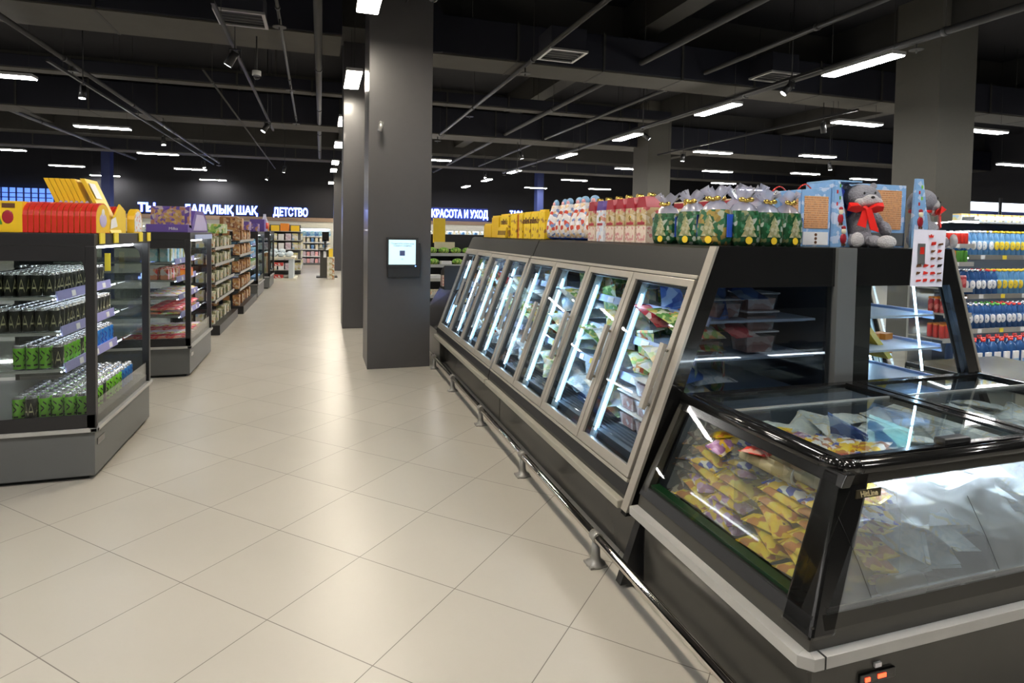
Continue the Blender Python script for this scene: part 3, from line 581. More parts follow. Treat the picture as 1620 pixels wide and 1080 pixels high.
def fband(z0, z1, xa, xb, t=.04, xa1=None, xb1=None):
    xa1 = xa if xa1 is None else xa1; xb1 = xb if xb1 is None else xb1
    return [(xa, cyz(z0), z0), (xb, cyz(z0), z0), (xb, cyz(z0)+t, z0), (xa, cyz(z0)+t, z0), (xa1, cyz(z1), z1), (xb1, cyz(z1), z1), (xb1, cyz(z1)+t, z1), (xa1, cyz(z1)+t, z1)]
MB().hexa(fband(.48, .53, HX0+.1, HX1-.1)).build('front_sill', 'charcoal', o, .003)
MB().hexa(fband(.885, .935, HX0+.3, HX1-.3)).build('front_head', 'charcoal', o, .003)
MB().hexa(fband(.525, .89, HX0+.12, HX1-.12, .006, HX0+.4, HX1-.4)).build('front_glass', 'fog_glass', o)
MB().hexa(fband(.53, .545, HX0+.12, HX1-.12, .012)).build('sill_bead', 'aluminium', o)
for x in (1.72, 2.32, 3.0, 3.6): MB().tube([(x-.06, cyz(.8)-.0015, .8), (x-.01, cyz(.66)-.0015, .66), (x+.02, cyz(.55)-.0015, .55)], .0009, 5).build('glass_crack_line', 'black', o)
# top rim: rounded tube frame
xt, yt = cxz(.935), cyz(.935); r = .026
mb = MB(); cpts = [(xt+.012, HY1-.01, .935), (xt+.012, yt+.09, .935), (xt+.035, yt+.035, .935), (xt+.09, yt+.012, .935), (2*CX-xt-.09, yt+.012, .935), (2*CX-xt-.035, yt+.035, .935), (2*CX-xt-.012, yt+.09, .935), (2*CX-xt-.012, HY1-.01, .935)]
mb.tube(cpts, r, 14); mb.build('top_rim', 'black_gloss', o)
B(xt+.03, 2*CX-xt-.03, HY1-.05, HY1, .915, .955).build('rear_rim', 'black_gloss', o, .003)
B(CX-.012, CX+.05, yt+.03, HY1-.04, .92, .958).build('lid_divider', 'black_gloss', o, .005)
for a, b in ((xt+.03, CX-.01), (CX+.048, 2*CX-xt-.03)):
    l = MB(); ya, yb = yt+.035, HY1-.045
    l.box(a, a+.035, ya, yb, .945, .962); l.box(b-.02, b, ya, yb, .945, .962); l.box(a+.035, b-.02, ya, ya+.03, .945, .962)
    l = l.build('lid', 'black_gloss', o, .003)
    B(a+.035, b-.02, ya+.03, 2.27, .950, .955).build('lid_glass', 'lid_glass', l)
    B(a+.035, b-.02, 2.23, yb, .940, .945).build('rear_glass', 'lid_glass', l)
    B(a+.035, b-.02, 2.262, 2.272, .948, .958).build('glass_edge', 'aluminium', l)
    hx = a+.57; B(hx-.07, hx+.07, ya+.0, ya+.05, .955, .985).build('lid_handle', 'black_satin', l, .012)
# liner and baskets
MB().box(1.56, 2*CX-1.56, 1.56, 2.56, .47, .485).prism([(1.56, .48), (2*CX-1.56, .48), (2*CX-1.76, .91), (1.76, .91)], 'y', 2.545, 2.56, 1).build('liner', ['liner', 'liner_dark'], o)
MB().box(1.515, 1.56, 1.58, 2.52, .47, .54).build('green_reflection_band', 'reflection_green', o)  # dark green strip painted to stand in for a dim reflection band
for x in (2.0, 2.45, 2.9, 3.35): B(x, x+.004, 1.62, 2.5, .5, .84).build('divider', 'clear_plastic', o)
for y in (2.05,): B(1.62, 3.8, y, y+.004, .5, .85).build('divider', 'clear_plastic', o)
MB().prism([(1.585, .53), (1.589, .53), (1.735, .86), (1.731, .86)], 'y', 1.64, 2.5).build('basket_side', 'clear_plastic', o)
MB().cyl((1.85, 1.66, .885), (3.6, 1.66, .885), .006, 8).build('added_fill_tube', 'added_chest_glow', o)  # glowing tube added to brighten the chest contents
BD = thing('brand_badge', (1.80, cyz(.87), .86), 'small dark badge reading HitLine at the corner of the front glass', 'badge')
mb = MB(); mb.hexa([(1.745, cyz(.845)-.004, .845), (1.855, cyz(.845)-.004, .845), (1.855, cyz(.845), .845), (1.745, cyz(.845), .845), (1.755, cyz(.87)-.004, .87), (1.865, cyz(.87)-.004, .87), (1.865, cyz(.87), .87), (1.755, cyz(.87), .87)]); mb.build('badge_plate', 'badge', BD)
text('badge_lettering', 'HitLine', .026, 'letter_cream', BD, (1.805, cyz(.857)-.0055, .857), (PI/2-.26, 0, 0), .0005, 1.0, .0006)
# control panel on front plinth
XF[0] = lambda p: (p[0]+.085, p[1], p[2]-.082)
o = thing('control_panel', (1.80, 1.52, .25), 'black display with red and orange lights in the chest plinth', 'display')
B(1.635, 1.79, 1.512, 1.524, .325, .36).build('panel_body', 'black_gloss', o, .004); B(1.655, 1.675, 1.509, 1.512, .335, .348).build('red_light', 'led_red', o); B(1.71, 1.745, 1.509, 1.512, .337, .35).build('digits', 'led_red', o)
org(1.75, 1.52, .285); tag(B(1.70, 1.728, 1.514, 1.522, .372, .387).build('paper_sticker', 'tag_white'), 'tiny white number sticker above the red display', 'sticker')
XF[0] = None
# far end chest of the island
o = thing('chest_freezer', (CX, 8.4, 0), 'dark chest freezer at the far end of the island behind the pillar', 'freezer')
B(1.5, 3.94, 7.85, 9.0, .03, .45).build('plinth', 'charcoal', o, .01); MB().hexa([(1.45, 7.85, .45), (3.99, 7.85, .45), (3.99, 9.1, .45), (1.45, 9.1, .45), (1.72, 7.85, .96), (3.72, 7.85, .96), (3.72, 8.95, .96), (1.72, 8.95, .96)]).build('glass_body', 'black_gloss', o, .01)
B(1.75, 3.7, 7.88, 8.9, .962, .97).build('lid', 'lid_glass', o)
org(1.62, 8.0, 1.0); tag(MB().prism([(7.87, .98), (8.18, .98), (8.16, 1.22), (7.9, 1.3)], 'x', 1.56, 1.9).build('wrapped_basket', ['black_satin']), 'black wrapped bundle standing behind the far end of the island', 'bundle')
org(1.58, 8.0, 1.0); tag(MB().prism([(7.93, 1.02), (8.1, 1.02), (8.09, 1.16), (7.94, 1.17)], 'x', 1.545, 1.56).build('price_card', 'house_low'), 'white and red card on the black bundle at the far end', 'card')
# bumper rail along the floor
RX = 1.385
o = thing('bumper_rail', (RX, 5, 0), 'polished steel bumper rail on short posts along the freezer base', 'rail')
MB().cyl((RX, 1.0, .15), (RX, 7.75, .15), .022, 18).build('rail_tube', 'chrome', o)
for y in (1.62, 2.84, 4.055, 5.255, 6.48, 7.62):
    p = MB(); p.lathe([(.052, 0), (.052, .014), (.03, .022), (.023, .05), (.021, .125)], 16, (RX, y, 0)); p.cyl((RX, y-.03, .15), (RX, y+.03, .15), .029, 16); p.build('post', 'post_grey', o)
    B(RX-.05, RX+.05, y-.045, y+.045, 0, .012).build('base_plate', 'post_grey', o, .003); MB().cyl((RX-.03, y-.03, .012), (RX-.03, y-.03, .017), .007, 8).build('bolt', 'steel', o)
# ------------------------------------------------------------------ frozen goods
def bagK(name, m, L, W, T, cat='frozen food bag', n=3, disc=None):
    out = []
    for k in range(n):
        org(0, 0, 0); o = MB().pillow(L, W, T, 0, seed=k+len(m), disc=bool(disc), nx=16 if disc else 10, ny=9 if disc else 6, crimp=.045 if disc else .06).build(name, [m]+list(disc or [])); tag(o, None, cat); out.append(Kind(o))
    return out
def tubK():
    o = thing('plastic_tub', (0, 0, 0), '', 'tub', proto=True)
    mb = MB(); mb.hexa([(-.075, -.055, 0), (.075, -.055, 0), (.075, .055, 0), (-.075, .055, 0), (-.09, -.07, .1), (.09, -.07, .1), (.09, .07, .1), (-.09, .07, .1)]); mb.build('tub_body', 'clear_plastic', o, .008)
    mb = MB(); mb.hexa([(-.07, -.05, .004), (.07, -.05, .004), (.07, .05, .004), (-.07, .05, .004), (-.08, -.06, .08), (.08, -.06, .08), (.08, .06, .08), (-.08, .06, .08)]); mb.build('tub_contents', 'tub_meat', o)
    B(-.094, .094, -.074, .074, .1, .108).build('tub_lid', 'tag_white', o, .002); return Kind(o)
TUB = tubK()
KB = {k: bagK('frozen_bag', k, .26, .19, .055) for k in ('veg_green', 'veg_mix', 'veg_pale', 'bag_blue', 'bag_red', 'bag_clear')}
CN = {'veg_green': 'green vegetable bag', 'veg_mix': 'mixed vegetable bag', 'veg_pale': 'pale green frozen bag', 'bag_blue': 'blue frozen bag', 'bag_red': 'red frozen bag', 'bag_clear': 'frosty clear bag'}
shn = ['on the bottom deck', 'on the lowest shelf', 'on the middle shelf', 'on the top shelf']
doorn = lambda y: ('nearest door', 'second nearest door', 'third nearest door', 'fourth nearest door', 'fifth nearest door', 'sixth nearest door', 'seventh nearest door', 'farthest door')[min(7, int((y-2.66)/.645))]
rnd = random.Random(3); cnt = {}
PLAN = {  # door -> per level (deck, low, mid, top) list of kinds
 0: [['tub'], ['veg_pale', 'veg_pale', 'veg_mix', 'bag_clear'], ['veg_mix', 'veg_green', 'bag_red', 'veg_mix'], ['bag_blue', 'bag_blue', 'bag_blue']],
 1: [['bag_clear', 'veg_pale', 'bag_clear'], ['veg_green', 'bag_clear', 'bag_clear', 'veg_green'], ['veg_green', 'veg_pale', 'veg_mix'], ['veg_green', 'veg_pale', 'veg_green']],
 2: [['veg_green', 'veg_pale', 'bag_clear'], ['veg_pale', 'veg_green'], ['bag_clear', 'veg_green'], ['veg_green', 'veg_green', 'veg_mix']],
 3: [['veg_pale', 'bag_clear'], ['veg_mix'], ['bag_clear'], []],
 4: [['bag_clear', 'bag_clear'], ['veg_green', 'bag_clear'], ['bag_clear', 'veg_mix'], ['bag_clear']],
 5: [['veg_mix', 'bag_clear'], ['bag_blue', 'bag_clear'], ['bag_red', 'bag_clear'], ['bag_blue', 'bag_clear']],
 6: [['bag_clear'], ['bag_clear'], ['veg_mix'], ['bag_blue']], 7: [['bag_clear'], ['bag_blue'], [], ['bag_clear']]}
for d in range(8):
    ya = (2.70 if d < 4 else 5.29)+(d % 4)*.64
    for lv, kinds in enumerate(PLAN[d]):
        if not kinds: continue
        z = SH[lv]+(.0 if lv else .0); x0 = sx_(z) if lv else 1.70
        for q in range(3):
            for rw in range(2):
                k = kinds[(q+rw*2+d) % len(kinds)]
                y = ya+.10+q*.205+rnd.uniform(-.02, .02); x = x0+.075+rw*.19
                if k == 'tub': continue
                K = KB[k][rnd.randrange(3)]
                lab = '%s %s behind %s, %s row, %s' % (CN[k], shn[lv].replace('the ', ''), doorn(ya+.3), ('front', 'back')[rw], ('near', 'mid', 'far')[q])
                tl = rnd.uniform(-.25, .25)
                K.put((x, y, z+.13), (PI/2+rnd.uniform(-.15, .15), PI/2+rnd.uniform(-.05, .3), PI/2+tl) if rnd.random() < .45 else (0, -.35, tl+PI/2), lab, 'frozen bags in the glass door freezers')
                if k in ('veg_pale', 'bag_clear', 'veg_mix') and rw == 0 and lv < 3:
                    K.put((x+.02, y+.03, z+.05), (rnd.uniform(-.2, .2), -.3, PI/2+rnd.uniform(-.4, .4)), lab.replace('front row', 'lying flat'), 'frozen bags in the glass door freezers')
# tubs nearest the camera
def tub(x, y, z, lab, rz=PI/2, s=1.0): TUB.put((x, y, z), (0, 0, rz), lab, 'plastic tubs', (s, s, s))
TUB.o['category'] = 'tub'
for i, y in enumerate((2.82, 3.03, 3.22)):
    for h in range(3 if i < 2 else 2): tub(1.81, y, .58+h*.110, '%s clear tub of reddish food in the %s stack behind the nearest door' % (('bottom', 'middle', 'top')[h], NTH[i]), PI/2, 1.0)
tub(1.78, 2.70+.03, .58, 'clear tub standing alone at the near corner of the freezer deck', .2, .8)
for i, (z, x) in enumerate(((1.30, 2.08), (1.10, 1.95), (.885, 1.86))): tub(x, 2.78, z, 'clear lidded tub on the %s shelf seen through the dark end window' % ('top', 'middle', 'low')[i], 0, .95)
for i in range(3): tub(2.3, 2.80, (1.10, 1.21, 1.31)[i], '%s tub in the dim stack behind the dark end window' % ('bottom', 'middle', 'top')[i], 0, 1.15)
KB['bag_blue'][0].put((1.82, 2.76, .98), (.3, 0, .4), 'pale blue bag on the low shelf inside the dark end window'); KB['bag_clear'][1].put((1.98, 2.78, .95), (.2, 0, .1), 'frosty clear bag on the low shelf inside the dark end window')
# far side goods glimpsed through the right end window
org(0, 0, 0)
o = tag(MB().prism([(0, 0), (.28, 0), (.30, .03), (.02, .035)], 'y', -.1, .1).build('frozen_box', 'yellow'), None, 'box'); K = Kind(o)
K.put((3.12, 2.9, 1.19), (0, .75, .1), 'yellow box leaning inside the right end window', 'boxes in the right end window'); K.put((3.10, 3.1, 1.25), (0, .75, .0), 'yellow box leaning behind another inside the right end window', 'boxes in the right end window')
o = tag(B(-.05, .05, -.04, .04, 0, .13).box(-.051, .051, -.041, .041, .02, .07, 1).build('carton', ['orange', 'green']), None, 'carton'); K = Kind(o)
for i in range(4): K.put((3.14+i*.115, 3.0, 1.0), (0, 0, .1*i), '%s orange carton on the shelf inside the right end window' % NTH[i], 'cartons in the right end window')
org(0, 0, 0)
o = tag(MB().lathe([(.03, 0), (.035, .02), (.035, .09), (.018, .12), (.018, .135)], 10, ms=[0, 0, 0, 1]).build('jar', ['cream', 'white']), None, 'jar'); K = Kind(o)
for i in range(4): K.put((3.12+i*.085, 3.05, 1.305), (0, 0, 0), '%s pale jar on the top shelf inside the right end window' % NTH[i], 'jars in the right end window')
# ------------------------------------------------------------------ ice cream in the chest
IC = {'y': bagK('ice_cream_pack', 'ice_yellow', .19, .095, .05, 'ice cream pack', 3, ('cream', 'brown')), 'w': bagK('ice_cream_pack', 'ice_white', .19, .095, .045, 'ice cream pack', 3, ('white', 'navy')), 'p': bagK('ice_cream_pack', 'ice_purple', .18, .09, .045, 'ice cream pack', 3, ('cream', 'lilac')),
      't': bagK('ice_cream_pack', 'ice_teal', .26, .19, .05, 'ice cream pack'), 'r': bagK('ice_cream_pack', 'ice_red', .2, .11, .06, 'ice cream pack'), 'f': bagK('frosty_bag', 'frost_bag', .25, .17, .06, 'frozen food bag')}
CI = {'y': 'yellow ice cream pack', 'w': 'white and blue ice cream pack', 'p': 'purple and cream ice cream pack', 't': 'pale teal ice cream bag', 'r': 'red ice cream pack', 'f': 'frosted pale bag'}
rnd = random.Random(11)
def ice(k, x, y, z, rx, ry, rz, lab, grp): IC[k][rnd.randrange(3)].put((x, y, z), (rx, ry, rz), '%s %s' % (CI[k], lab), grp)
lay = 0
zs = [.495+.038*i for i in range(9)]
for li, z in enumerate(zs):
    xi = 1.60+(z-.5)*.5+.055
    for c_, x in enumerate([xi+.095*i for i in range(4)]):
        if x > 1.99: continue
        for r_, y in enumerate((1.71, 1.90, 2.16, 2.36)):
            if y > 2.1 and z > .74: continue
            if y < 2.1 and z > .79 and c_ == 0: continue
            if c_ > 0 and li < 4 and r_ not in (0, 1): continue
            k = 'y' if y < 2.1 else rnd.choice('ypyw')
            if y < 2.1 and li in (6, 7): k = rnd.choice('wwyw')
            ice(k, x, y+rnd.uniform(-.02, .02), z, rnd.uniform(-.2, .2), rnd.uniform(-.25, .15), PI/2+rnd.uniform(-.4, .4), '%s layer up, %s pile back, %s from side glass' % (NTH[li], NTH[r_], NTH[c_]), 'ice cream packs heaped in the left part of the chest')
for i, (k, x, y, z, rz, lab) in enumerate([('r', 1.74, 2.06, .80, .6, 'lying near the top by the side glass'), ('r', 1.82, 1.90, .83, .3, 'just behind the cones'), ('r', 1.88, 1.78, .835, .9, 'near the front corner on the heap'), ('r', 1.80, 1.99, .81, 1.2, 'between the cones and the divider'),
    ('p', 1.72, 2.24, .80, .3, 'poking up at the rear of the side window'), ('w', 1.78, 2.16, .82, 1.8, 'with blue print standing highest by the side glass'), ('y', 1.75, 2.3, .80, 1.1, 'standing at the back of the side window')]):
    ice(k, x, y, z, .3*math.sin(i*2), .3*math.cos(i), rz, lab, 'loose packs on top of the heap')
# packs seen through the lid
for i in range(26):
    x = 1.92+(i % 13)*.022+rnd.uniform(-.02, .02); y = 2.02-(i % 13)*.022+(i//13)*.09+rnd.uniform(-.03, .03)
    ice(rnd.choice('ywypy'), min(x, 2.3), y, .815+rnd.uniform(0, .03), rnd.uniform(-.3, .3), rnd.uniform(-.2, .2), rnd.uniform(.2, 1.0), 'lying %s along the heap under the left lid' % NTH[i % 25], 'packs showing through the left lid')
ice('t', 2.33, 1.98, .80, .5, -.9, .5, 'standing upright under the left lid', None); ice('t', 2.36, 1.86, .81, .2, .1, 1.9, 'lying flat beside the upright one', None); ice('t', 2.28, 1.75, .80, .1, .1, .4, 'at the front corner under the lid', None)
KB['bag_blue'][1].put((2.24, 2.1, .80), (.5, .9, .7), 'deep blue bag standing under the left lid')
for j in range(7):
    for i in range(5):
        for h in range(5):
            x = 2.06+j*.24; y = 1.735+.16*i
            if i > 1 and h < 3: continue
            if abs((x-2.45)) < .03: x += .05
            ice('f', min(x, 3.5), y, .50+h*.068+rnd.uniform(0, .02), rnd.uniform(-.35, .35), rnd.uniform(-.3, .3), rnd.uniform(0, 3), '%s layer up, %s column, %s row behind the fogged glass' % (NTH[h], NTH[j], NTH[i]), 'frosted bags in the front part of the chest')
prnt('ice_dark', [(.03, .015, .01), (.08, .03, .015), (.3, .26, .22), (.05, .02, .02), (.22, .12, .05)], 30, bump=.5)
DKk = bagK('dark_pack', 'ice_dark', .15, .08, .045, 'ice cream pack', 2)
for i in range(8):
    z = .50+.045*i; DKk[i % 2].put((1.60+(z-.5)*.5+.05, 2.475, z), (.2, -.2, .3+i), 'dark brown pack in the rear corner stack by the side glass, %s up' % NTH[i], 'dark packs at the back of the side window')
org(0, 0, 0)
o = thing('sausage_roll_pack', (0, 0, 0), '', 'ice cream cone', proto=True)
MB().cyl((-.12, 0, .03), (.12, 0, .03), .022, 14, r1=.038).build('wrapper', 'cone_cream', o); MB().cyl((.12, 0, .03), (.125, 0, .03), .036, 14).build('rim', 'white', o); MB().cyl((.1251, 0, .03), (.127, 0, .03), .026, 14).build('dark_mouth', 'brown', o)
o.name = 'ice_cream_cone'; K = Kind(o)
for i, (x, y, z, rz, rx) in enumerate(((1.76, 1.86, .80, -1.35, .1), (1.84, 1.80, .81, -1.2, 0), (1.72, 1.98, .79, -1.3, 0), (1.80, 2.2, .80, -1.5, 0), (1.88, 2.25, .80, -1.2, 0))):
    K.put((x, y, z), (0, .05, rz), '%s wrapped cone lying in the chest beside the side glass' % ORD[i], 'wrapped cones in the chest')
# ================================================================== on top of the island
ZT = 1.687
YM = lambda z: None
def ybox(x, y, wd, dp, h, lab, m='mm_print', rz=0, txt=None, redside=False):
    o = thing('candy_box', (x, y, ZT), lab, 'box', 'yellow candy boxes on the island top', rz, proto=True)
    B(-dp/2, dp/2, -wd/2, wd/2, 0, h).build('carton', m, o, .003)
    if redside: B(-dp/2-.002, dp/2+.002, wd/2-.02, wd/2+.003, 0, h).build('red_panel', 'red', o)
    B(-dp/2+.01, -dp/2+.05, -wd/2+.01, wd/2-.01, h, h+.02).build('tuck_flap', 'yellow2', o)
    if txt: text('lettering', txt, .09, 'brown', o, (-dp/2-.002, 0, h*.72), (PI/2, 0, -PI/2), .001, 1, .002)
    o.location = (x, y, ZT); return o
yy = [(7.35, .34, .15, 'flat low yellow box at the far end of the row'), (7.0, .3, .24, 'pale wrapped yellow box next to the far end'), (6.62, .34, .25, 'yellow display box lettered m&m’s holding small packs'), (6.27, .22, .25, 'yellow gift bag box with a slanted top'),
      (6.04, .14, .25, 'narrow yellow box with a red side panel'), (5.82, .2, .25, 'yellow box with brown print beside the red-sided one'), (5.60, .2, .25, 'yellow box with brown print third from the egg bags'), (5.40, .17, .26, 'yellow box standing next to the egg-shaped bags')]
for i, (y, wd, h, lab) in enumerate(yy): ybox(2.1, y, wd, .22, h, lab, 'yellow' if i in (0, 1) else 'mm_print', txt='m&m’s' if i in (2, 5, 6) else None, redside=i == 4)
for i in range(5):
    org(2.02, 6.52+i*.05, ZT); 
o = tag(B(1.955, 1.975, 6.5, 6.56, ZT, ZT+.1).build('small_candy_pack', 'mm_print'), None, 'candy pack'); o.location = (0, 0, 0)
bpy.data.objects.remove(o)
org(0, 0, 0); o = tag(B(-.01, .01, -.03, .03, 0, .12).box(-.012, -.01, -.02, .02, .03, .08, 1).build('small_candy_pack', ['yellow2', 'brown']), None, 'candy pack'); K = Kind(o)
for i in range(5): K.put((1.965, 6.50+i*.062, ZT), (0, .1, 0), '%s small yellow pack in front of the lettered display box' % ORD[i], 'small candy packs')
# egg-shaped bags
def egg():
    o = thing('egg_gift_bag', (0, 0, 0), '', 'gift bag', proto=True)
    mb = MB(); pr = [(.03, 0), (.078, .02), (.088, .09), (.082, .16), (.062, .23), (.045, .28), (.04, .31)]; mb.M = Matrix.Scale(1, 4); mb.lathe(pr, 16, ms=[1, 0, 0, 0, 0, 0]); mb.build('bag_body', ['egg_print', 'blue'], o)
    mb = MB(); mb.M = Matrix.Translation((0, 0, .33)); mb.ell((0, 0, 0), (.022, .045, .035), 12, 8); mb.build('bag_top', 'skyblue', o)
    mb = MB(); mb.ell((-.02, 0, .32), (.012, .022, .022), 10, 6); mb.build('face_disc', 'pink', o); return Kind(o)
K = egg()
for i, y in enumerate((5.2, 5.04, 4.88, 4.72, 4.56, 4.42)): K.put((2.06+(i % 2)*.02, y, ZT), (0, 0, .1*i), '%s egg-shaped white gift bag with blue cap on the island top' % NTH[i], 'egg-shaped gift bags')
# house cartons
def house(pm, rm, low):
    o = thing('house_gift_box', (0, 0, 0), '', 'gift box', proto=True)
    B(-.06, .06, -.068, .068, .0, .11).build('lower_carton', low, o, .002); B(-.06, .06, -.068, .068, .11, .23).build('upper_carton', pm, o, .002)
    MB().prism([(-.068, .23), (.068, .23), (.045, .30), (-.045, .30)], 'x', -.06, .06).build('roof', rm, o, .002)
    mb = MB(); mb.cyl((-.02, -.02, .305), (.02, -.02, .305), .022, 14); mb.build('handle_disc', 'gold', o)
    MB().cyl((-.062, .0, .165), (-.0605, .0, .165), .018, 14).build('round_seal', 'gold', o); MB().box(-.062, -.0605, -.05, .05, .118, .136).build('ribbon_print', 'red_dark', o); return Kind(o)
Ka, Kb_ = house('house_print', 'red_dark', 'house_low'), house('house_white', 'purple', 'house_white')
for i, y in enumerate((4.26, 4.11, 3.95, 3.80, 3.65, 3.50)):
    (Kb_ if i == 1 or i == 9 else Ka).put((2.04, y, ZT), (0, 0, -.05), '%s tall house-shaped gift carton %s, counted from the egg bags' % (NTH[i], 'with purple roof' if i == 1 else 'with red roof'), 'house-shaped gift cartons')
# christmas cellophane bags
def xbag(k, m):
    o = thing('cellophane_gift_bag', (0, 0, 0), '', 'gift bag', proto=True)
    n = 18; lv = [(0, .075, .055), (.03, .085, .065), (.08, .088, .066), (.14, .086, .064), (.19, .075, .055)]
    vv = []; fs = []
    rr = random.Random(k)
    for z, a, b in lv:
        for i in range(n):
            t = 2*PI*i/n; c_, s_ = math.cos(t), math.sin(t); e = .55
            vv.append((a*abs(c_)**e*(1 if c_ > 0 else -1)*(1+rr.uniform(-.03, .03)), b*abs(s_)**e*(1 if s_ > 0 else -1)*(1+rr.uniform(-.04, .04)), z))
    for j in range(len(lv)-1):
        for i in range(n): fs.append((j*n+i, j*n+(i+1) % n, (j+1)*n+(i+1) % n, (j+1)*n+i))
    mb = MB(); mb.add(vv, fs, 0, True); mb.f.append(list(range(n))[::-1]); mb.m.append(0); mb.s.append(False); mb.build('bag_body', m, o)
    vv = []; fs = []
    for j, (z, q) in enumerate(((.19, .075), (.215, .06), (.235, .03), (.245, .018), (.262, .035), (.30, .065))):
        for i in range(n):
            t = 2*PI*i/n; w_ = 1+(.35 if i % 2 else -.2)*(j > 1)+rr.uniform(-.12, .12); vv.append((q*w_*math.cos(t), q*.75*w_*math.sin(t), z+rr.uniform(-.008, .008)*(j > 0)+(.02*math.sin(i*1.7) if j == 5 else 0)))
    for j in range(5):
        for i in range(n): fs.append((j*n+i, j*n+(i+1) % n, (j+1)*n+(i+1) % n, (j+1)*n+i))
    mb = MB(); mb.add(vv, fs, 0, True); mb.build('gathered_top', 'film', o)
    mb = MB(); mb.ell((.0, -.03, .245), (.02, .014, .012), 10, 6); mb.ell((-.025, -.03, .25), (.022, .01, .014), 10, 6); mb.ell((.025, -.03, .25), (.022, .01, .014), 10, 6); mb.build('gold_bow', 'gold', o)
    MB().cyl((.0, -.069, .03), (.0, -.0665, .03), .02, 14).build('yellow_seal', 'yellow2', o)
    MB().prism([(-.045, .05), (.045, .05), (.025, .085), (.036, .085), (.016, .125), (.024, .125), (0, .17), (-.024, .125), (-.016, .125), (-.036, .085), (-.025, .085)], 'y', -.0685, -.0665).build('tree_print', 'tree_ink', o)
    MB().box(.087, .0905, -.036, .036, .045, .165).build('blue_side', 'blue', o); MB().box(-.0905, -.087, -.036, .036, .045, .165).build('blue_side', 'navy', o)
    return Kind(o)
X = [xbag(i, m) for i, m in enumerate(('xmas_bag', 'xmas_bag2', 'xmas_bag'))]
for i, (x, y, rz, s) in enumerate(((2.05, 3.30, -1.25, .98), (2.13, 3.16, -1.3, .95), (2.05, 3.03, -1.25, 1.0), (2.05, 2.82, -1.15, 1.02), (2.19, 2.77, -.15, 1.0), (2.335, 2.76, .0, .97), (2.48, 2.77, .1, .97))):
    X[i % 3 if i < 3 else (1 if i == 3 else 0)].put((x, y, ZT), (0, 0, rz), '%s dark green tree-print cellophane gift bag, counted from the house cartons' % NTH[i], 'cellophane gift bags', (s, s, s*1.0))
for i, (x, y) in enumerate(((2.28, 3.12), (2.30, 2.98), (2.42, 2.95))): X[0].put((x, y, ZT), (0, 0, .5), '%s cellophane gift bag in the back row behind the green ones' % NTH[i], 'back row of cellophane bags', (1, 1, 1.12))
for i, (y, x) in enumerate(((3.75, 2.62), (3.28, 2.66))):
    org(x, y, ZT); tag(B(x-.1, x+.1, y-.22, y+.22, ZT, ZT+.30).box(x-.101, x+.101, y-.221, y+.221, ZT+.25, ZT+.29, 1).build('gift_carton', ['cream', 'red_dark']), ('pale pink topped carton behind the house boxes', 'dark red and pale carton behind the green gift bags')[i], 'carton')
# ------------------------------------------------------------------ blue hamper boxes and plush bears
def grid_box(x0, x1, y0, y1, h0, h1, lab, side=False):
    o = thing('hamper_box', ((x0+x1)/2, y0, ZT), lab, 'gift box', 'pale blue gift hamper boxes')
    MB().hexa([(x0, y0, ZT), (x1, y0, ZT), (x1, y1, ZT), (x0, y1, ZT), (x0, y0, ZT+h0), (x1, y0, ZT+h1), (x1, y1, ZT+h1), (x0, y1, ZT+h0)]).build('carton', 'sky_print', o, .003)
    B(x0+.02, x1-.02, y0-.003, y0+.001, ZT+.105, ZT+min(h0, h1)-.035).build('biscuit_print', 'waffle_print', o)
    B(x0+.015, x1-.015, y0-.003, y0+.001, ZT+.01, ZT+.085).build('white_label', 'tag_white', o)
    mb = MB(); [mb.cyl(((x0+x1)/2, y0-.005, ZT+.025+k*.022), ((x0+x1)/2, y0-.003, ZT+.025+k*.022), .009, 10) for k in range(3)]; mb.build('label_dots', 'brown', o)
    mb = MB(); [mb.tube([((x0+x1)/2-.05+.1*t/6, (y0+y1)/2, ZT+max(h0, h1)-.01+.03*math.sin(PI*t/6)) for t in range(7)], .004, 6)]; mb.build('carry_handle', 'red', o)
    return o
grid_box(2.46, 2.605, 2.80, 2.98, .31, .325, 'first pale blue hamper box with biscuit grid beside the green bags'); grid_box(2.61, 2.82, 2.80, 2.98, .325, .345, 'second pale blue hamper box with biscuit grid left of the plush toy')
def figure(mb, x, y, z, s, santa=True):
    mb.ell((x, y, z+.035*s), (.022*s, .006, .03*s), 10, 6, 0); mb.ell((x, y-.002, z+.075*s), (.017*s, .006, .017*s), 10, 6, 1); mb.ell((x, y-.001, z+.093*s), (.016*s, .006, .011*s), 10, 6, 0)
    mb.box(x-.012*s, x-.004*s, y-.005, y, z-.004, z+.01*s, 2); mb.box(x+.004*s, x+.012*s, y-.005, y, z-.004, z+.01*s, 2)
o = thing('hamper_box', (2.98, 2.80, ZT), 'open blue hamper box framing the seated grey plush toy', 'gift box', 'pale blue gift hamper boxes')
MB().prism([(2.825, ZT), (2.95, ZT), (2.865, ZT+.38), (2.83, ZT+.38)], 'y', 2.78, 2.80).build('front_panel', 'sky_print', o)
B(2.83, 3.18, 2.99, 3.0, ZT, ZT+.385).box(2.826, 2.832, 2.79, 3.0, ZT, ZT+.38).build('back_and_side', 'sky_print', o); B(2.83, 3.05, 2.80, 3.0, ZT+.382, ZT+.39).build('lid_flap', 'skyblue', o); B(2.835, 3.15, 2.98, 2.989, ZT+.05, ZT+.37).build('dark_lining', 'navy', o)
mb = MB(); figure(mb, 2.875, 2.779, ZT+.13, 1.0); figure(mb, 2.90, 2.779, ZT+.01, 1.1); mb.build('printed_figures', ['red_dark', 'cream', 'brown'], o)
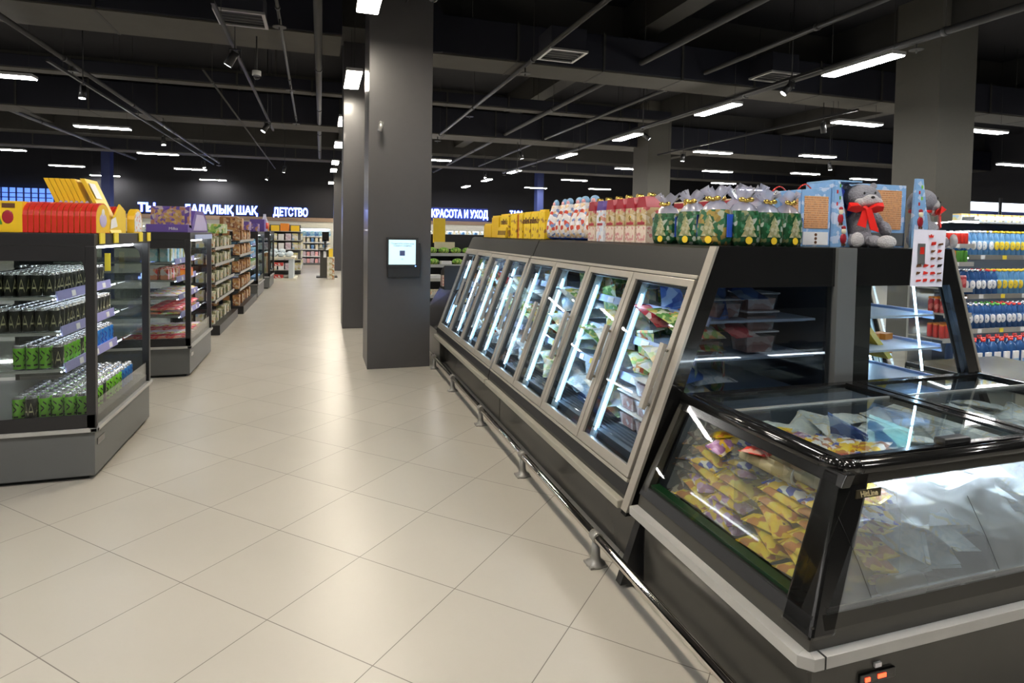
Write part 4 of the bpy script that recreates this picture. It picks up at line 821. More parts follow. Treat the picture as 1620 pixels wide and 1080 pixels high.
mb = MB(); [mb.box(2.842+.02*(k % 2), 2.85+.02*(k % 2), 2.777, 2.78, ZT+.24+.035*k, ZT+.26+.035*k, k % 2) for k in range(4)]; mb.build('printed_motifs', ['red', 'green'], o)
o = thing('hamper_box', (3.38, 2.80, ZT), 'pale blue hamper box at the right corner of the island with biscuit grid', 'gift box', 'pale blue gift hamper boxes')
B(3.12, 3.47, 2.86, 3.02, ZT+.0, ZT+.385).build('carton', 'sky_print', o, .003); B(3.14, 3.43, 2.856, 2.86, ZT+.11, ZT+.35).build('biscuit_print', 'waffle_print', o); B(3.14, 3.46, 2.856, 2.86, ZT+.01, ZT+.09).build('grey_base', 'cooler_grey', o)
MB().prism([(3.452, ZT+.07), (3.60, ZT+.07), (3.535, ZT+.425), (3.478, ZT+.425)], 'y', 2.80, 2.815).build('front_panel', 'sky_print', o); MB().prism([(3.452, ZT), (3.60, ZT), (3.60, ZT+.07), (3.452, ZT+.07)], 'y', 2.80, 2.815).build('front_panel_foot', 'skyblue', o)
mb = MB(); figure(mb, 3.52, 2.799, ZT+.12, 1.15); mb.build('printed_figures', ['red_dark', 'cream', 'brown'], o); mb = MB(); [mb.box(3.50+.02*(k % 2), 3.51+.02*(k % 2), 2.797, 2.80, ZT+.26+.035*k, ZT+.28+.035*k, k % 2) for k in range(4)]; mb.build('printed_motifs', ['red', 'lime'], o)
def blob(name, parts, mats_, parent, vox=.006, m=0):
    mb = MB()
    for c_, r_, q in parts: mb.ell(c_, r_, 16, 12, 0, q)
    o = mb.build(name, mats_, parent); md = o.modifiers.new('r', 'REMESH'); md.mode = 'VOXEL'; md.voxel_size = vox; md.use_smooth_shade = True
    s = o.modifiers.new('s', 'SMOOTH'); s.iterations = 6; s.factor = .6
    dg = bpy.context.evaluated_depsgraph_get(); me = bpy.data.meshes.new_from_object(o.evaluated_get(dg)); o.modifiers.clear(); o.data = me
    if not me.materials: me.materials.append(MT[mats_])
    return o
def Rm(a, b, c_): return Matrix.Rotation(c_, 3, 'Z') @ Matrix.Rotation(b, 3, 'Y') @ Matrix.Rotation(a, 3, 'X')
def plush(x, y, z, lab, rz, full=True):
    o = thing('plush_bear', (0, 0, 0), lab, 'plush toy', 'grey plush toys', proto=True)
    I = None
    body = [((0, 0, .13), (.075, .065, .10), I), ((0, -.0, .06), (.085, .075, .06), I), ((.01, 0, .25), (.04, .04, .05), I),
            ((.015, -.01, .305), (.104, .083, .080), Rm(0, .2, 0)), ((-.105, .0, .19), (.032, .035, .062), Rm(0, .5, 0)), ((-.135, -.03, .12), (.034, .04, .055), Rm(.3, .2, 0)),
            ((.105, .0, .18), (.030, .035, .062), Rm(0, -.6, 0)), ((.14, -.03, .12), (.032, .04, .05), Rm(.2, -.3, 0)),
            ((-.055, -.08, .05), (.042, .085, .042), Rm(.1, 0, .15)), ((.06, -.08, .045), (.042, .085, .04), Rm(.1, 0, -.25)),
            ((-.07, .01, .372), (.022, .016, .022), Rm(0, -.3, 0)), ((.085, .01, .378), (.022, .016, .02), Rm(0, .4, 0))]
    blob('body', body, 'plush_grey', o)
    blob('muzzle', [((.03, -.078, .288), (.05, .036, .036), I), ((-.012, -.07, .277), (.042, .028, .028), I), ((.068, -.068, .28), (.036, .028, .026), I)], 'plush_light', o, .005)
    blob('sole', [((-.072, -.168, .055), (.040, .018, .046), Rm(0, 0, .15))], 'plush_light', o, .005); blob('sole', [((.088, -.165, .045), (.052, .02, .040), Rm(0, 0, -.25))], 'plush_light', o, .005)
    mb = MB(); mb.ell((-.008, -.091, .328), (.006, .005, .008), 8, 6); mb.ell((.052, -.09, .330), (.006, .005, .008), 8, 6); mb.ell((.03, -.113, .303), (.012, .008, .008), 8, 6); mb.build('eyes_and_nose', 'black', o)
    mb = MB(); mb.tube([(.0+.045*math.cos(t*PI/6), .0+.055*math.sin(t*PI/6), .243) for t in range(13)], .013, 8)
    for s in (-1, 1):
        mb.add([(0, -.085, .235), (s*.05, -.10, .272), (s*.095, -.092, .275), (s*.10, -.085, .225), (s*.05, -.095, .212), (0, -.115, .232), (s*.05, -.13, .255), (s*.09, -.12, .25)], [(0, 1, 6, 5), (1, 2, 7, 6), (2, 3, 7), (3, 4, 6, 7), (4, 0, 5, 6), (0, 4, 3, 2, 1)], 0, True)
    mb.ell((0, -.09, .238), (.018, .014, .018), 10, 6)
    for s, l in ((-1, .11), (1, .135)):
        mb.prism([(s*.006-.014, .235), (s*.006+.018, .235), (s*.035+.034, .235-l), (s*.035-.014, .235-l+.016)], 'y', -.112-.004*s, -.104-.004*s)
    mb.build('red_ribbon', 'ribbon', o, .001)
    o.location = (x, y, z); o.rotation_euler = (0, 0, rz); return o
plush(3.06, 2.83, ZT-.012, 'grey plush bear with a red ribbon seated on the island edge', -.42)
o = plush(3.68, 2.93, ZT-.01, 'second grey plush bear mostly hidden behind the right hamper box', .9)
XF[0] = lambda p: (p[0]-.245, p[1], p[2]-.005)
o = thing('poster', (3.355, 2.60, 1.4), 'white paper poster of gift contents hung on the right corner of the island', 'poster')
mb = MB(); mb.hexa([(3.452, 2.596, 1.475), (3.70, 2.596, 1.47), (3.70, 2.598, 1.47), (3.452, 2.598, 1.475), (3.472, 2.60, 1.80), (3.72, 2.60, 1.80), (3.72, 2.602, 1.80), (3.472, 2.602, 1.80)]); mb.build('sheet', 'paper', o)
mb = MB(); rnd = random.Random(5)
mb.box(3.50, 3.55, 2.590, 2.594, 1.60, 1.72, 3); mb.box(3.51, 3.54, 2.588, 2.59, 1.66, 1.70, 0)
for r_ in range(6):
    for c_ in range(4):
        if r_ > 2 or c_ > 1:
            x = 3.49+c_*.054; z = 1.50+(5-r_)*.042; mb.prism([(x, z), (x+rnd.uniform(.02, .04), z+.004), (x+rnd.uniform(.025, .04), z+rnd.uniform(.012, .024)), (x+.005, z+rnd.uniform(.01, .02))], 'y', 2.590, 2.594, rnd.choice((0, 1, 2, 0)))
mb.prism([(3.585, 1.755), (3.61, 1.755), (3.615, 1.77), (3.605, 1.762), (3.5975, 1.775), (3.59, 1.762), (3.58, 1.77)], 'y', 2.592, 2.596, 0); mb.build('printed_pictures', ['red', 'brown', 'black', 'cooler_grey'], o)
XF[0] = None
# ================================================================== LEFT COOLERS
def cooler(xr, y0, y1, xl, lab, back=True):
    o = thing('glass_cooler', ((xr+xl)/2, (y0+y1)/2, 0), lab, 'cooler', 'glass-ended coolers left of the aisle')
    B(xl, xr-.01, y0+.01, y1-.01, .03, .335).build('plinth', 'cooler_grey', o, .004); B(xl, xr-.06, y0+.06, y1-.06, 0, .03).build('foot_recess', 'black', o)
    mb = MB(); mb.box(xl, xr+.012, y0-.012, y0+.03, .335, .362); mb.box(xr-.03, xr+.012, y0-.012, y1+.012, .335, .362); mb.build('bumper_band', 'bumper_light', o, .003)
    B(xl, xr-.02, y0+.03, y1-.02, .362, .42).build('base_tray', 'cooler_black', o)
    B(xl, xr-.0, y0, y0+.02, .362, .455).build('end_sill', 'cooler_black', o, .003)
    for y in (y0, y1-.05):
        p = MB(); p.box(xr-.055, xr, y, y+.05, .362, 1.6); p.build('corner_post', 'cooler_black', o, .004)
        q = MB(); q.prism([(xr-.055, 1.6), (xr-.055, 1.42), (xr-.075, 1.52), (xr-.13, 1.59), (xr-.16, 1.6)], 'y', y, y+.045); q.build('corner_bracket', 'cooler_black', o)
    B(xl, xr-.055, y0+.003, y0+.02, 1.50, 1.6).build('top_panel', 'cooler_black', o)
    B(xl, xr, y0, y1, 1.60, 1.685).build('roof', 'cooler_black', o, .004)
    B(xl, xr-.055, y0+.008, y0+.014, .45, 1.6).build('end_glass', 'cooler_glass', o); B(xl, xr-.055, y1-.03, y1-.024, .45, 1.6).build('far_end_glass', 'cooler_glass', o)
    B(xr-.02, xr-.014, y0+.05, y1-.05, .362, .54).build('side_glass', 'cooler_glass', o)
    B(xl-.04, xl, y0, y1, .03, 1.6).build('back_panel', 'cooler_black', o)
    MB().cyl((xr-.12, y0+.08, 1.585), (xr-.12, y1-.08, 1.585), .012, 8).build('light_tube', 'strip', o)
    MB().box(xr-.035, xr-.025, y0+.16, y0+.30, .24, .285).build('handle_recess', 'black', o)
    B(xr-.012, xr-.006, y0+.06, y0+.20, .225, .27).build('thermostat', 'black_gloss', o, .004)
    return o
C1 = cooler(-1.455, 4.765, 6.17, -3.3, 'near dark drinks cooler with glass end, stacked with energy drink cans')
C2 = cooler(-1.44, 7.85, 9.3, -3.1, 'second dark cooler with glass end holding packaged snacks')
def cshelf(par, x, xl, y0, y1, z, pm='price_violet'):
    ORG[0] = par.location.copy()
    s = B(xl, x, y0+.03, y1-.05, z-.012, z).build('shelf', 'cooler_glass', par)
    B(xl, x-.0, y0+.03, y0+.045, z-.02, z).build('shelf_edge', 'bumper_light', s); MB().cyl((x-.01, y0+.03, z-.018), (x-.01, y1-.05, z-.018), .005, 6).build('shelf_light', 'strip', s)
    MB().prism([(x, z-.03), (x+.012, z-.03), (x+.004, z+.035), (x-.004, z+.035)], 'y', y0+.06, y1-.22).build('price_rail', pm, s); mb = MB()
    for k in range(3): mb.prism([(x+.0125, z-.02), (x+.014, z-.02), (x+.008, z+.02), (x+.0065, z+.02)], 'y', y0+.3+k*.32, y0+.37+k*.32)
    mb.build('price_tags', 'tag_white', s)
C1S = [(1.255, -1.70), (1.015, -1.675), (.765, -1.655)]
for z, x in C1S: cshelf(C1, x, -2.9, 4.78, 6.15, z)
for z, x in ((1.34, -1.62), (1.13, -1.6), (.92, -1.58), (.71, -1.56)): cshelf(C2, x, -2.8, 7.87, 9.28, z)
# cans
def can(ms, mark=None):
    org(0, 0, 0); mb = MB(); mb.lathe([(.026, 0), (.033, .006), (.033, .146), (.026, .160), (.027, .165), (.025, .165), (.024, .161)], 12, ms=[1, 0, 1, 1, 1, 1, 1])
    mats = [ms, 'can_top']
    if mark:
        mats.append({'A': 'gold_ink', 'V': 'can_black', 'X': 'navy'}[mark])
        segs = {'A': (((-.5, .035), (0, .115)), ((.5, .035), (0, .115)), ((-.28, .06), (.28, .06))), 'V': (((-.5, .10), (.1, .08)), ((.1, .08), (-.5, .06)), ((-.1, .125), (.5, .105)), ((-.4, .03), (.4, .03))), 'X': (((-.5, .12), (.3, .09)), ((.3, .09), (-.4, .06)), ((-.4, .06), (.4, .03)))}[mark]
        for t0 in (-2.2, -.9, .4, 1.8, 3.1):
            for (u0, z0), (u1, z1) in segs:
                for q in range(3):
                    aa = t0+u0+(u1-u0)*q/3; bb = t0+u0+(u1-u0)*(q+1)/3; za = z0+(z1-z0)*q/3; zb = z0+(z1-z0)*(q+1)/3; r = .0336; h = .006
                    mb.add([(r*math.cos(aa), r*math.sin(aa), za-h), (r*math.cos(bb), r*math.sin(bb), zb-h), (r*math.cos(bb), r*math.sin(bb), zb+h), (r*math.cos(aa), r*math.sin(aa), za+h)], [(0, 1, 2, 3)], 2)
    return Kind(tag(mb.build('drink_can', mats), None, 'can'))
CK = {'black': can('can_black', 'A'), 'green': can('lime', 'V'), 'blue': can('can_blue', 'X'), 'chevron': can('can_black', 'A')}
org(0, 0, 0)
def cans(z, x0, ncol, y0, nrow, shelf, pick, skip=lambda i, j: False, dx=.074, dy=.074):
    for i in range(ncol):
        for j in range(nrow):
            if skip(i, j): continue
            k = pick(i, j)
            CK[k].put((x0-i*dx, y0+j*dy, z+.001), (0, 0, random.uniform(-1, 1)), '%s can %s, %s file from aisle, %s from end glass' % ({'black': 'black', 'green': 'lime green', 'blue': 'blue', 'chevron': 'plain black'}[k], shelf, NTH[i], NTH[min(j, 24)]), 'energy drink cans '+shelf+' of the near cooler')
cans(1.255, -1.745, 8, 4.86, 15, 'on the top shelf', lambda i, j: 'black', lambda i, j: j > 13 or (i > 2 and 2 < j < 12 and (i+j) % 1 == 0 and i > 4))
cans(1.015, -1.72, 7, 4.86, 15, 'on the second shelf', lambda i, j: 'black', lambda i, j: i > 4 and j > 3)
cans(.765, -1.70, 4, 4.86, 15, 'on the third shelf', lambda i, j: 'blue' if j > 8 else ('green' if (i*2+j) % 5 else 'chevron'), lambda i, j: i > 2 and j > 9)
cans(.421, -1.56, 6, 4.86, 15, 'on the deck', lambda i, j: 'blue' if j > 10 else ('chevron' if (i*2+j*3) % 7 == 1 else 'green'), lambda i, j: i > 4 and j > 6)
# letters A on the black cans at the glass end
for sh, (z, x0, n) in enumerate(((1.255, -1.745, 6), (1.015, -1.72, 6))): pass
# fill of cooler 2
def packs(prefix, K, z, xs, ys, rz, where, group, jit=.02, sc_=(1, 1, 1)):
    n = 0; where = where.replace('on top of the lowest shelf pile in the second cooler', 'atop lowest shelf pile in cooler two').replace('on the ', 'on ').replace('of the ', 'of ').replace('black shelving unit', 'black rack').replace('pale shelving row', 'pale rack').replace('of second cooler', 'of cooler two')
    for a, x in enumerate(xs):
        for b, y in enumerate(ys):
            if a and b and len(xs) > 1 and len(ys) > 1 and y > 10: n += 1; continue
            K[n % len(K)].put((x+random.uniform(-jit, jit)*.4, y+random.uniform(-jit, jit)*.5, z), (0, 0, rz+random.uniform(-.08, .08)), '%s %s%s%s' % (prefix, where, ', %s across' % NTH[a] if len(xs) > 1 else '', ', %s along' % NTH[b] if len(ys) > 1 else ''), group, sc_); n += 1
NM = {'goods_a': 'food_pack', 'veg_green': 'food_pack', 'goods_d': 'grocery_packet', 'olive_pack': 'food_pack', 'amber': 'snack_box', 'goods_b': 'snack_box', 'orange': 'snack_box', 'goods_g': 'blue_food_box', 'goods_c': 'teal_food_box', 'goods_e': 'pink_packet', 'pink': 'pink_packet', 'goods_f': 'red_food_box'}
def bx(m, a, b, c_, name='carton', cat='package', cap=None):
    name = NM.get(m, name)
    org(0, 0, 0); mb = B(-a/2, a/2, -b/2, b/2, 0, c_*(.82 if cap else 1))
    if cap: mb.box(-a/2, a/2, -b/2, b/2, c_*.82, c_, 1)
    return Kind(tag(mb.build(name, [m, cap or m], None, .003), None, cat))
sm = [bagK('snack_pack', m, .2, .13, .04, 'snack pack', 1)[0] for m in ('goods_f', 'bag_red', 'veg_mix', 'goods_e')]
ys2 = [7.98+.16*k for k in range(8)]
packs('red sausage pack', sm, .43, (-1.62, -1.78, -1.94, -2.1), ys2, .3, 'on the deck of the second cooler', 'sausage packs in the second cooler')
packs('flat snack pack', [sm[2], sm[3], sm[0]], .715, (-1.68, -1.85), ys2, .2, 'on the lowest shelf of the second cooler', 'packs on the lowest shelf of the second cooler')
packs('red and yellow pack', [sm[0], sm[1]], .76, (-1.68, -1.85), ys2, .1, 'on top of the lowest shelf pile in the second cooler', 'upper packs on the lowest shelf')
packs('pale snack pack', [sm[3], sm[2]], .925, (-1.7, -1.87), ys2, .2, 'on the second shelf of the second cooler', 'packs on the second shelf')
kk = [bx('goods_f', .08, .1, .12), bx('goods_b', .08, .1, .11), bx('orange', .09, .1, .1, cap='red')]
packs('brown and red tub', kk[:2], 1.135, (-1.72, -1.84), [7.95+.13*k for k in range(10)], 0, 'on the third shelf of the second cooler', 'tubs in the second cooler')
packs('orange tub', [kk[2]], 1.135, (-1.6,), [8.4, 8.51, 8.62], 0, 'at the front of the third shelf of the second cooler', 'orange tubs')
kc = [bx('goods_c', .08, .09, .17, cap='white'), bx('goods_d', .08, .09, .17, cap='white')]
packs('pale carton', kc, 1.345, (-1.72, -1.83), [7.95+.12*k for k in range(10)], 0, 'on the top shelf of the second cooler', 'cartons in the second cooler')
for k in kk+kc+sm: k.done()
# ------------------------------------------------------------------ goods on the cooler roofs
ZR = 1.687
def signbox(x, y, lab):
    o = thing('candy_box', (x, y, ZR), lab, 'box'); B(x-.25, x+.11, y-.02, y+.22, ZR, ZR+.205).build('carton', 'yellow', o, .003)
    mb = MB(); mb.prism([(x-.06, ZR+.05), (x-.0, ZR+.05), (x-.0, ZR+.06), (x-.03, ZR+.14)], 'y', y-.024, y-.02); mb.build('green_print', 'green', o); MB().ell((x+.03, y-.02, ZR+.10), (.032, .004, .045), 12, 8).build('red_print', 'red_dark', o)
    B(x-.0, x+.07, y-.024, y-.02, ZR+.16, ZR+.19).build('print_frame', 'brown', o)
signbox(-1.98, 4.82, 'yellow candy box with red and green print at the left edge of the cooler roof')
def arch(dx, y, z, w_, h, n=9):
    return [(y-w_/2, z), (y+w_/2, z)]+[(y+w_/2*math.cos(PI*t/n), z+h*.55+h*.45*math.sin(PI*t/n)) for t in range(n+1)]
def tunnel():
    o = thing('arched_gift_box', (0, 0, 0), '', 'gift box', proto=True)
    MB().prism(arch(0, 0, 0, .26, .21), 'x', -.0140, .0140, 0, False).build('red_shell', 'red', o, .003)
    for s in (-1, 1): MB().prism(arch(0, 0, .004, .246, .198), 'x', min(s*.014, s*.0150), max(s*.014, s*.0150)).build('end_face', 'yellow', o)
    mb = MB(); mb.ell((.0158, 0, .09), (.002, .07, .05), 10, 8, 0); mb.ell((.0158, .0, .14), (.002, .03, .03), 10, 8, 1); mb.build('end_print', ['lilac', 'white'], o); return Kind(o)
K = tunnel()
for i in range(13): K.put((-1.855+i*.0325, 4.93, ZR), (0, 0, -.03), '%s red arched gift box in the row, counted from the yellow box' % NTH[i], 'red arched gift boxes on the near cooler')
for i in range(4): K.put((-1.64+i*.034, 5.62, ZR), (0, 0, .03), '%s red arched gift box in the small group behind the open tray' % NTH[i], 'rear red arched gift boxes')
def tall(i):
    pass
o = thing('yellow_gift_carton', (0, 0, 0), '', 'carton', proto=True)
MB().prism([(-.03, 0), (.0, 0), (-.16, .385), (-.19, .385)], 'y', -.13, .13).build('carton', 'yellow', o, .003); mb = MB(); [mb.ell((-.085+.0, -.131, .21), (.012, .002, .02), 10, 6)]; mb.build('heart_print', 'lilac', o)
K = Kind(o)
for i in range(6): K.put((-1.68+i*.032, 5.25, ZR), (0, 0, 0), '%s leaning tall yellow gift carton behind the red boxes' % NTH[i], 'leaning yellow gift cartons')
o = thing('yellow_gift_carton', (-1.48, 5.25, ZR), 'front leaning yellow gift carton with a white label facing the aisle', 'carton', 'leaning yellow gift cartons')
MB().prism([(-1.47, ZR), (-1.455, ZR), (-1.62, ZR+.39), (-1.65, ZR+.39)], 'y', 5.12, 5.38).build('carton', 'yellow2', o, .002); MB().prism([(-1.553, ZR+.25), (-1.5505, ZR+.25), (-1.598, ZR+.36), (-1.601, ZR+.36)], 'y', 5.14, 5.26).build('white_label', 'tag_white', o)
o = thing('open_display_tray', (-1.52, 5.2, ZR), 'open yellow display tray with a white card at the cooler corner', 'display tray')
MB().prism([(5.08, ZR), (5.50, ZR), (5.50, ZR+.17), (5.36, ZR+.22), (5.2, ZR+.10), (5.1, ZR+.10)], 'x', -1.475, -1.465).build('side_wall', 'yellow2', o); B(-1.60, -1.47, 5.08, 5.5, ZR, ZR+.01).build('tray_floor', 'yellow', o); MB().prism([(5.12, ZR+.03), (5.28, ZR+.05), (5.24, ZR+.12), (5.14, ZR+.10)], 'x', -1.462, -1.459).build('white_card', 'tag_white', o)
MB().prism([(5.3, ZR+.05), (5.5, ZR+.05), (5.45, ZR+.16), (5.33, ZR+.15)], 'x', -1.61, -1.60).build('back_wall', 'yellow', o)
o = thing('arched_gift_box', (-1.5, 5.8, ZR), 'yellow and lilac arched box end facing the aisle beyond the red group', 'gift box')
MB().prism(arch(0, 5.86, ZR, .24, .2), 'x', -1.52, -1.47).build('shell', 'yellow', o); MB().prism(arch(0, 5.86, ZR+.01, .2, .17), 'x', -1.47, -1.467).build('end_print', 'house_white', o)
org(0, 0, 0); K = Kind(tag(B(-.004, .004, -.05, .05, -.045, .03).build('price_tag', 'tag_yellow'), None, 'price tag'))
for i, y in enumerate((4.9, 5.2, 5.85, 6.1)): K.put((-1.448, y, 1.66), (0, 0, 0), '%s yellow price tag on the roof edge of the near cooler' % ORD[i], 'yellow price tags')
K.put((-1.72, 5.95, 1.45), (0, 0, PI/2), 'long yellow tag strip hanging inside the near cooler', None, (1, .42, 2.0))
# purple boxes on cooler 2
o = thing('chocolate_display_box', (-1.68, 8.0, ZR), 'purple chocolate display box with gingerbread house print', 'display box')
B(-1.90, -1.47, 7.88, 8.1, ZR, ZR+.09).build('tray', 'purple', o, .003); B(-1.87, -1.47, 7.96, 8.08, ZR+.05, ZR+.30).build('printed_back', 'choc_purple', o, .003); B(-1.83, -1.52, 7.95, 7.958, ZR+.08, ZR+.26).build('house_print', 'choc_house', o)
text('lettering', 'Milka', .045, 'white', o, (-1.62, 7.877, ZR+.04), (PI/2, 0, 0), .001)
o = thing('chocolate_display_box', (-1.5, 8.7, ZR), 'purple gable-shaped chocolate display facing the aisle', 'display box')
MB().prism([(8.15, ZR), (9.25, ZR), (9.2, ZR+.12), (8.95, ZR+.27), (8.4, ZR+.27), (8.2, ZR+.12)], 'x', -1.9, -1.48).build('gable_carton', 'purple', o); MB().prism([(8.25, ZR+.02), (9.15, ZR+.02), (9.1, ZR+.11), (8.9, ZR+.22), (8.45, ZR+.22)], 'x', -1.48, -1.475).build('front_print', 'lilac', o); B(-1.438, -1.43, 8.1, 9.28, 1.6, 1.66).build('price_strip', 'price_rail', o)
# ================================================================== LEFT SHELVING FURTHER BACK
def gondola(x, y0, y1, xl, zs_, lab, h=1.72):
    o = thing('shelving_unit', ((x+xl)/2, (y0+y1)/2, 0), lab, 'shelf', 'black shelving units left of the aisle')
    B(xl, x, y0, y1, 0, .16).build('base', 'cooler_black', o, .004); B(xl-.03, xl, y0, y1, 0, h).build('back_panel', 'cooler_black', o)
    for z in zs_:
        s = B(xl, x-.08, y0+.01, y1-.01, z-.02, z).build('shelf', 'cooler_black', o)
        MB().prism([(x-.08, z-.03), (x-.068, z-.035), (x-.058, z+.015), (x-.07, z+.018)], 'y', y0+.02, y1-.02).build('price_rail', 'bumper_light', s)
    for y in (y0+.02, y1-.04): B(xl-.03, xl+.02, y, y+.02, 0, h).build('upright', 'cooler_black', o)
    return o
gondola(-1.56, 10.85, 13.1, -2.25, (.55, .85, 1.15, 1.42), 'black shelving unit with green and cream packs after the second cooler')
gondola(-1.50, 13.5, 16.2, -2.3, (.5, .85, 1.2, 1.5), 'black shelving unit with brown and golden packs')
prnt('olive_pack', [(.12, .15, .05), (.3, .3, .16), (.5, .46, .32), (.18, .2, .08), (.08, .07, .04)], 26, .5); mat('amber', (.30, .14, .05), .45, var=.3, scale=20)
KA = [bx('goods_a', .12, .12, .15), bx('olive_pack', .12, .1, .19), bx('goods_d', .12, .12, .17), bx('olive_pack', .11, .12, .13)]; KBr = [bx('goods_b', .12, .13, .22), bx('goods_b', .1, .12, .17, cap='brown'), bx('amber', .12, .12, .2), bx('goods_a', .1, .12, .16)]
for n, z in enumerate((.165, .555, .855, 1.155, 1.425)): packs('green and cream pack', KA, z, (-1.72, -1.88, -2.05), [11.0+.2*k for k in range(10)], 0, 'on the %s level of the first black shelving unit' % NTH[n], 'packs on the first black shelving unit')
for n, z in enumerate((.165, .505, .855, 1.205, 1.505)): packs('brown and gold pack', KBr, z, (-1.66, -1.84, -2.05), [13.65+.24*k for k in range(10)], 0, 'on the %s level of the second black shelving unit' % NTH[n], 'packs on the second black shelving unit')
# cylinders (ornament tins) on top
C3 = cooler(-1.5, 16.5, 18.3, -2.7, 'third glass cooler with blue lit packs beyond the shelving units')
for z in (.75, 1.05, 1.35): cshelf(C3, -1.65, -2.5, 16.55, 18.25, z)
KG = [bx('goods_g', .13, .14, .2), bx('goods_c', .13, .14, .2)]; KBk = [bx('goods_a', .1, .1, .2, cap='green')]
for n, z in enumerate((.755, 1.055, 1.355)): packs('blue pack' if n else 'dark green jar pack', KG if n else KBk, z, (-1.74, -1.9, -2.06), [16.65+.2*k for k in range(8)], 0, 'on the %s shelf of the third cooler' % NTH[n], 'packs in the third cooler')
packs('blue tray pack', KG[:1], .43, (-1.65, -1.85), [16.7+.2*k for k in range(7)], 0, 'on the deck of the third cooler', 'deck packs in the third cooler', sc_=(1, 1, .5))
C4 = cooler(-1.42, 19.2, 20.9, -2.2, 'narrow fourth cooler with a warm light inside beyond the third')
packs('red and pale bottle pack', [KA[2], KBr[2]], .43, (-1.6, -1.8), [19.4+.2*k for k in range(6)], 0, 'inside the fourth cooler', 'packs in the fourth cooler', sc_=(1, 1, 3))
org(0, 0, 0)
for i, (x, y, a, h, m, lab) in enumerate(((-1.75, 14.0, .3, .25, 'goods_b', 'printed brown and tan carton on the second black shelving unit'), (-1.9, 14.6, .35, .28, 'amber', 'brown ornament tin box on the second black shelving unit'), (-1.75, 15.4, .5, .2, 'choc_purple', 'low purple chocolate box on the second black shelving unit'), (-1.7, 16.9, .5, .2, 'choc_purple', 'purple chocolate box on the third cooler roof'), (-1.62, 17.8, .5, .33, 'purple', 'tall purple box leaning on the third cooler roof'), (-1.75, 11.5, .5, .16, 'veg_green', 'green leafy display on top of the first black shelving unit'))):
    z = {0: 1.72, 1: 1.72, 2: 1.72, 3: ZR, 4: ZR, 5: 1.66}[i]
    org(x, y, z); tag(B(x-.18, x+.18, y-a/2, y+a/2, z, z+h).build('display_carton', m, None, .01), lab, 'carton')
o = thing('giant_bottle', (-1.55, 19.5, ZR), 'oversized display bottle with red label on the fourth cooler roof', 'bottle')
MB().lathe([(.09, 0), (.1, .05), (.1, .3), (.05, .42), (.04, .5), (.04, .52)], 14, (-1.6, 19.6, ZR)).build('bottle_body', 'film', o); MB().lathe([(.103, 0), (.103, .18)], 14, (-1.6, 19.6, ZR+.08)).build('label_band', 'red', o)
# promo table
o = thing('promotion_table', (-1.2, 22.9, 0), 'beige promotion counter with white goods heaped on top beyond the coolers', 'counter')
B(-1.9, -.85, 22.2, 23.6, .75, .82).build('counter_top', 'wall_cream', o, .01); B(-1.05, -.9, 22.25, 23.55, 0, .75).build('side_panel', 'liner', o); B(-1.9, -1.75, 22.25, 23.5, 0, .75).build('side_panel', 'wall_cream', o); B(-1.9, -.8, 22.2, 23.6, 0, .08).build('base', 'wall_cream', o)
org(0, 0, 0); K = Kind(tag(MB().ell((0, 0, .08), (.12, .12, .09), 10, 7).build('wrapped_ball', 'bag_clear'), None, 'wrapped item'))
for i in range(16): K.put((-1.8+(i % 4)*.25, 22.35+(i//4)*.33, .82+(.1 if i in (5, 6, 9, 10) else 0)), (0, 0, i), 'white wrapped bundle on the beige counter, %s in the heap' % NTH[i], 'white wrapped bundles')
K = bx('goods_f', .35, .2, .12); K.put((-1.4, 22.4, .08), (0, 0, 0), 'red and white box low inside the beige counter'); K.put((-1.4, 22.4, .5), (0, 0, 0), 'red and white box on the middle level of the beige counter')
o = thing('shelving_unit', (-1.3, 27, 0), 'pale shelving row with white goods behind the beige counter', 'shelf')
B(-2.6, -.75, 25.5, 25.55, 0, 1.95).build('end_panel', 'cooler_grey', o)
for z in (.2, .6, 1.0, 1.35, 1.7): B(-2.6, -.75, 25.0, 29, z-.02, z).build('shelf', 'aluminium', o)
KW = [bx('goods_d', .2, .2, .26), bx('white', .2, .2, .24), bx('goods_e', .2, .2, .26)]; KY = [bx('yellow', .3, .3, .22), bx('orange', .3, .3, .3)]
for n, z in enumerate((.2, .6, 1.0, 1.35)): packs('pale packet', KW, z, [-2.45+.25*k for k in range(7)], (25.15,), 0, 'on the %s level of the pale shelving row' % NTH[n], 'goods on the pale shelving row')
for n, z in enumerate((.2, .6, 1.0, 1.35)): packs('cream packet', KW[:1], z, (-.85,), [25.6+.35*k for k in range(9)], 0, 'on the aisle side of the pale rack, %s level' % NTH[n], 'aisle side goods on the pale shelving row')
packs('yellow and orange carton', KY, 1.7, [-2.4+.36*k for k in range(5)], (25.2,), 0, 'on top of the pale shelving row', 'cartons on the pale shelving row')
# ------------------------------------------------------------------ back wall shelving
def wallshelf(x0, x1, y, zs_, lab, h=1.85, head='sign_white'):
    o = thing('shelving_bay', ((x0+x1)/2, y, 0), lab, 'shelf', 'wall shelving along the back wall')
    B(x0, x1, y-.55, y, 0, .1).build('base', 'cooler_grey', o); B(x0, x1, y-.03, y, 0, h).build('back_panel', 'liner', o)
    for z in zs_: s = B(x0, x1, y-.5, y-.03, z-.03, z).build('shelf', 'cooler_grey', o); B(x0, x1, y-.52, y-.5, z-.04, z+.01).build('price_rail', 'tag_white', s)
    B(x0, x1, y-.35, y, h-.02, h+.03).build('canopy', 'aluminium', o); B(x0+.02, x1-.02, y-.33, y-.27, h-.045, h-.02).build('canopy_light', 'strip', o)
    return o
wallshelf(-1.3, .45, 33.0, (.45, .8, 1.15, 1.45), 'lit wall shelving with teal and pink baby goods at the aisle end')
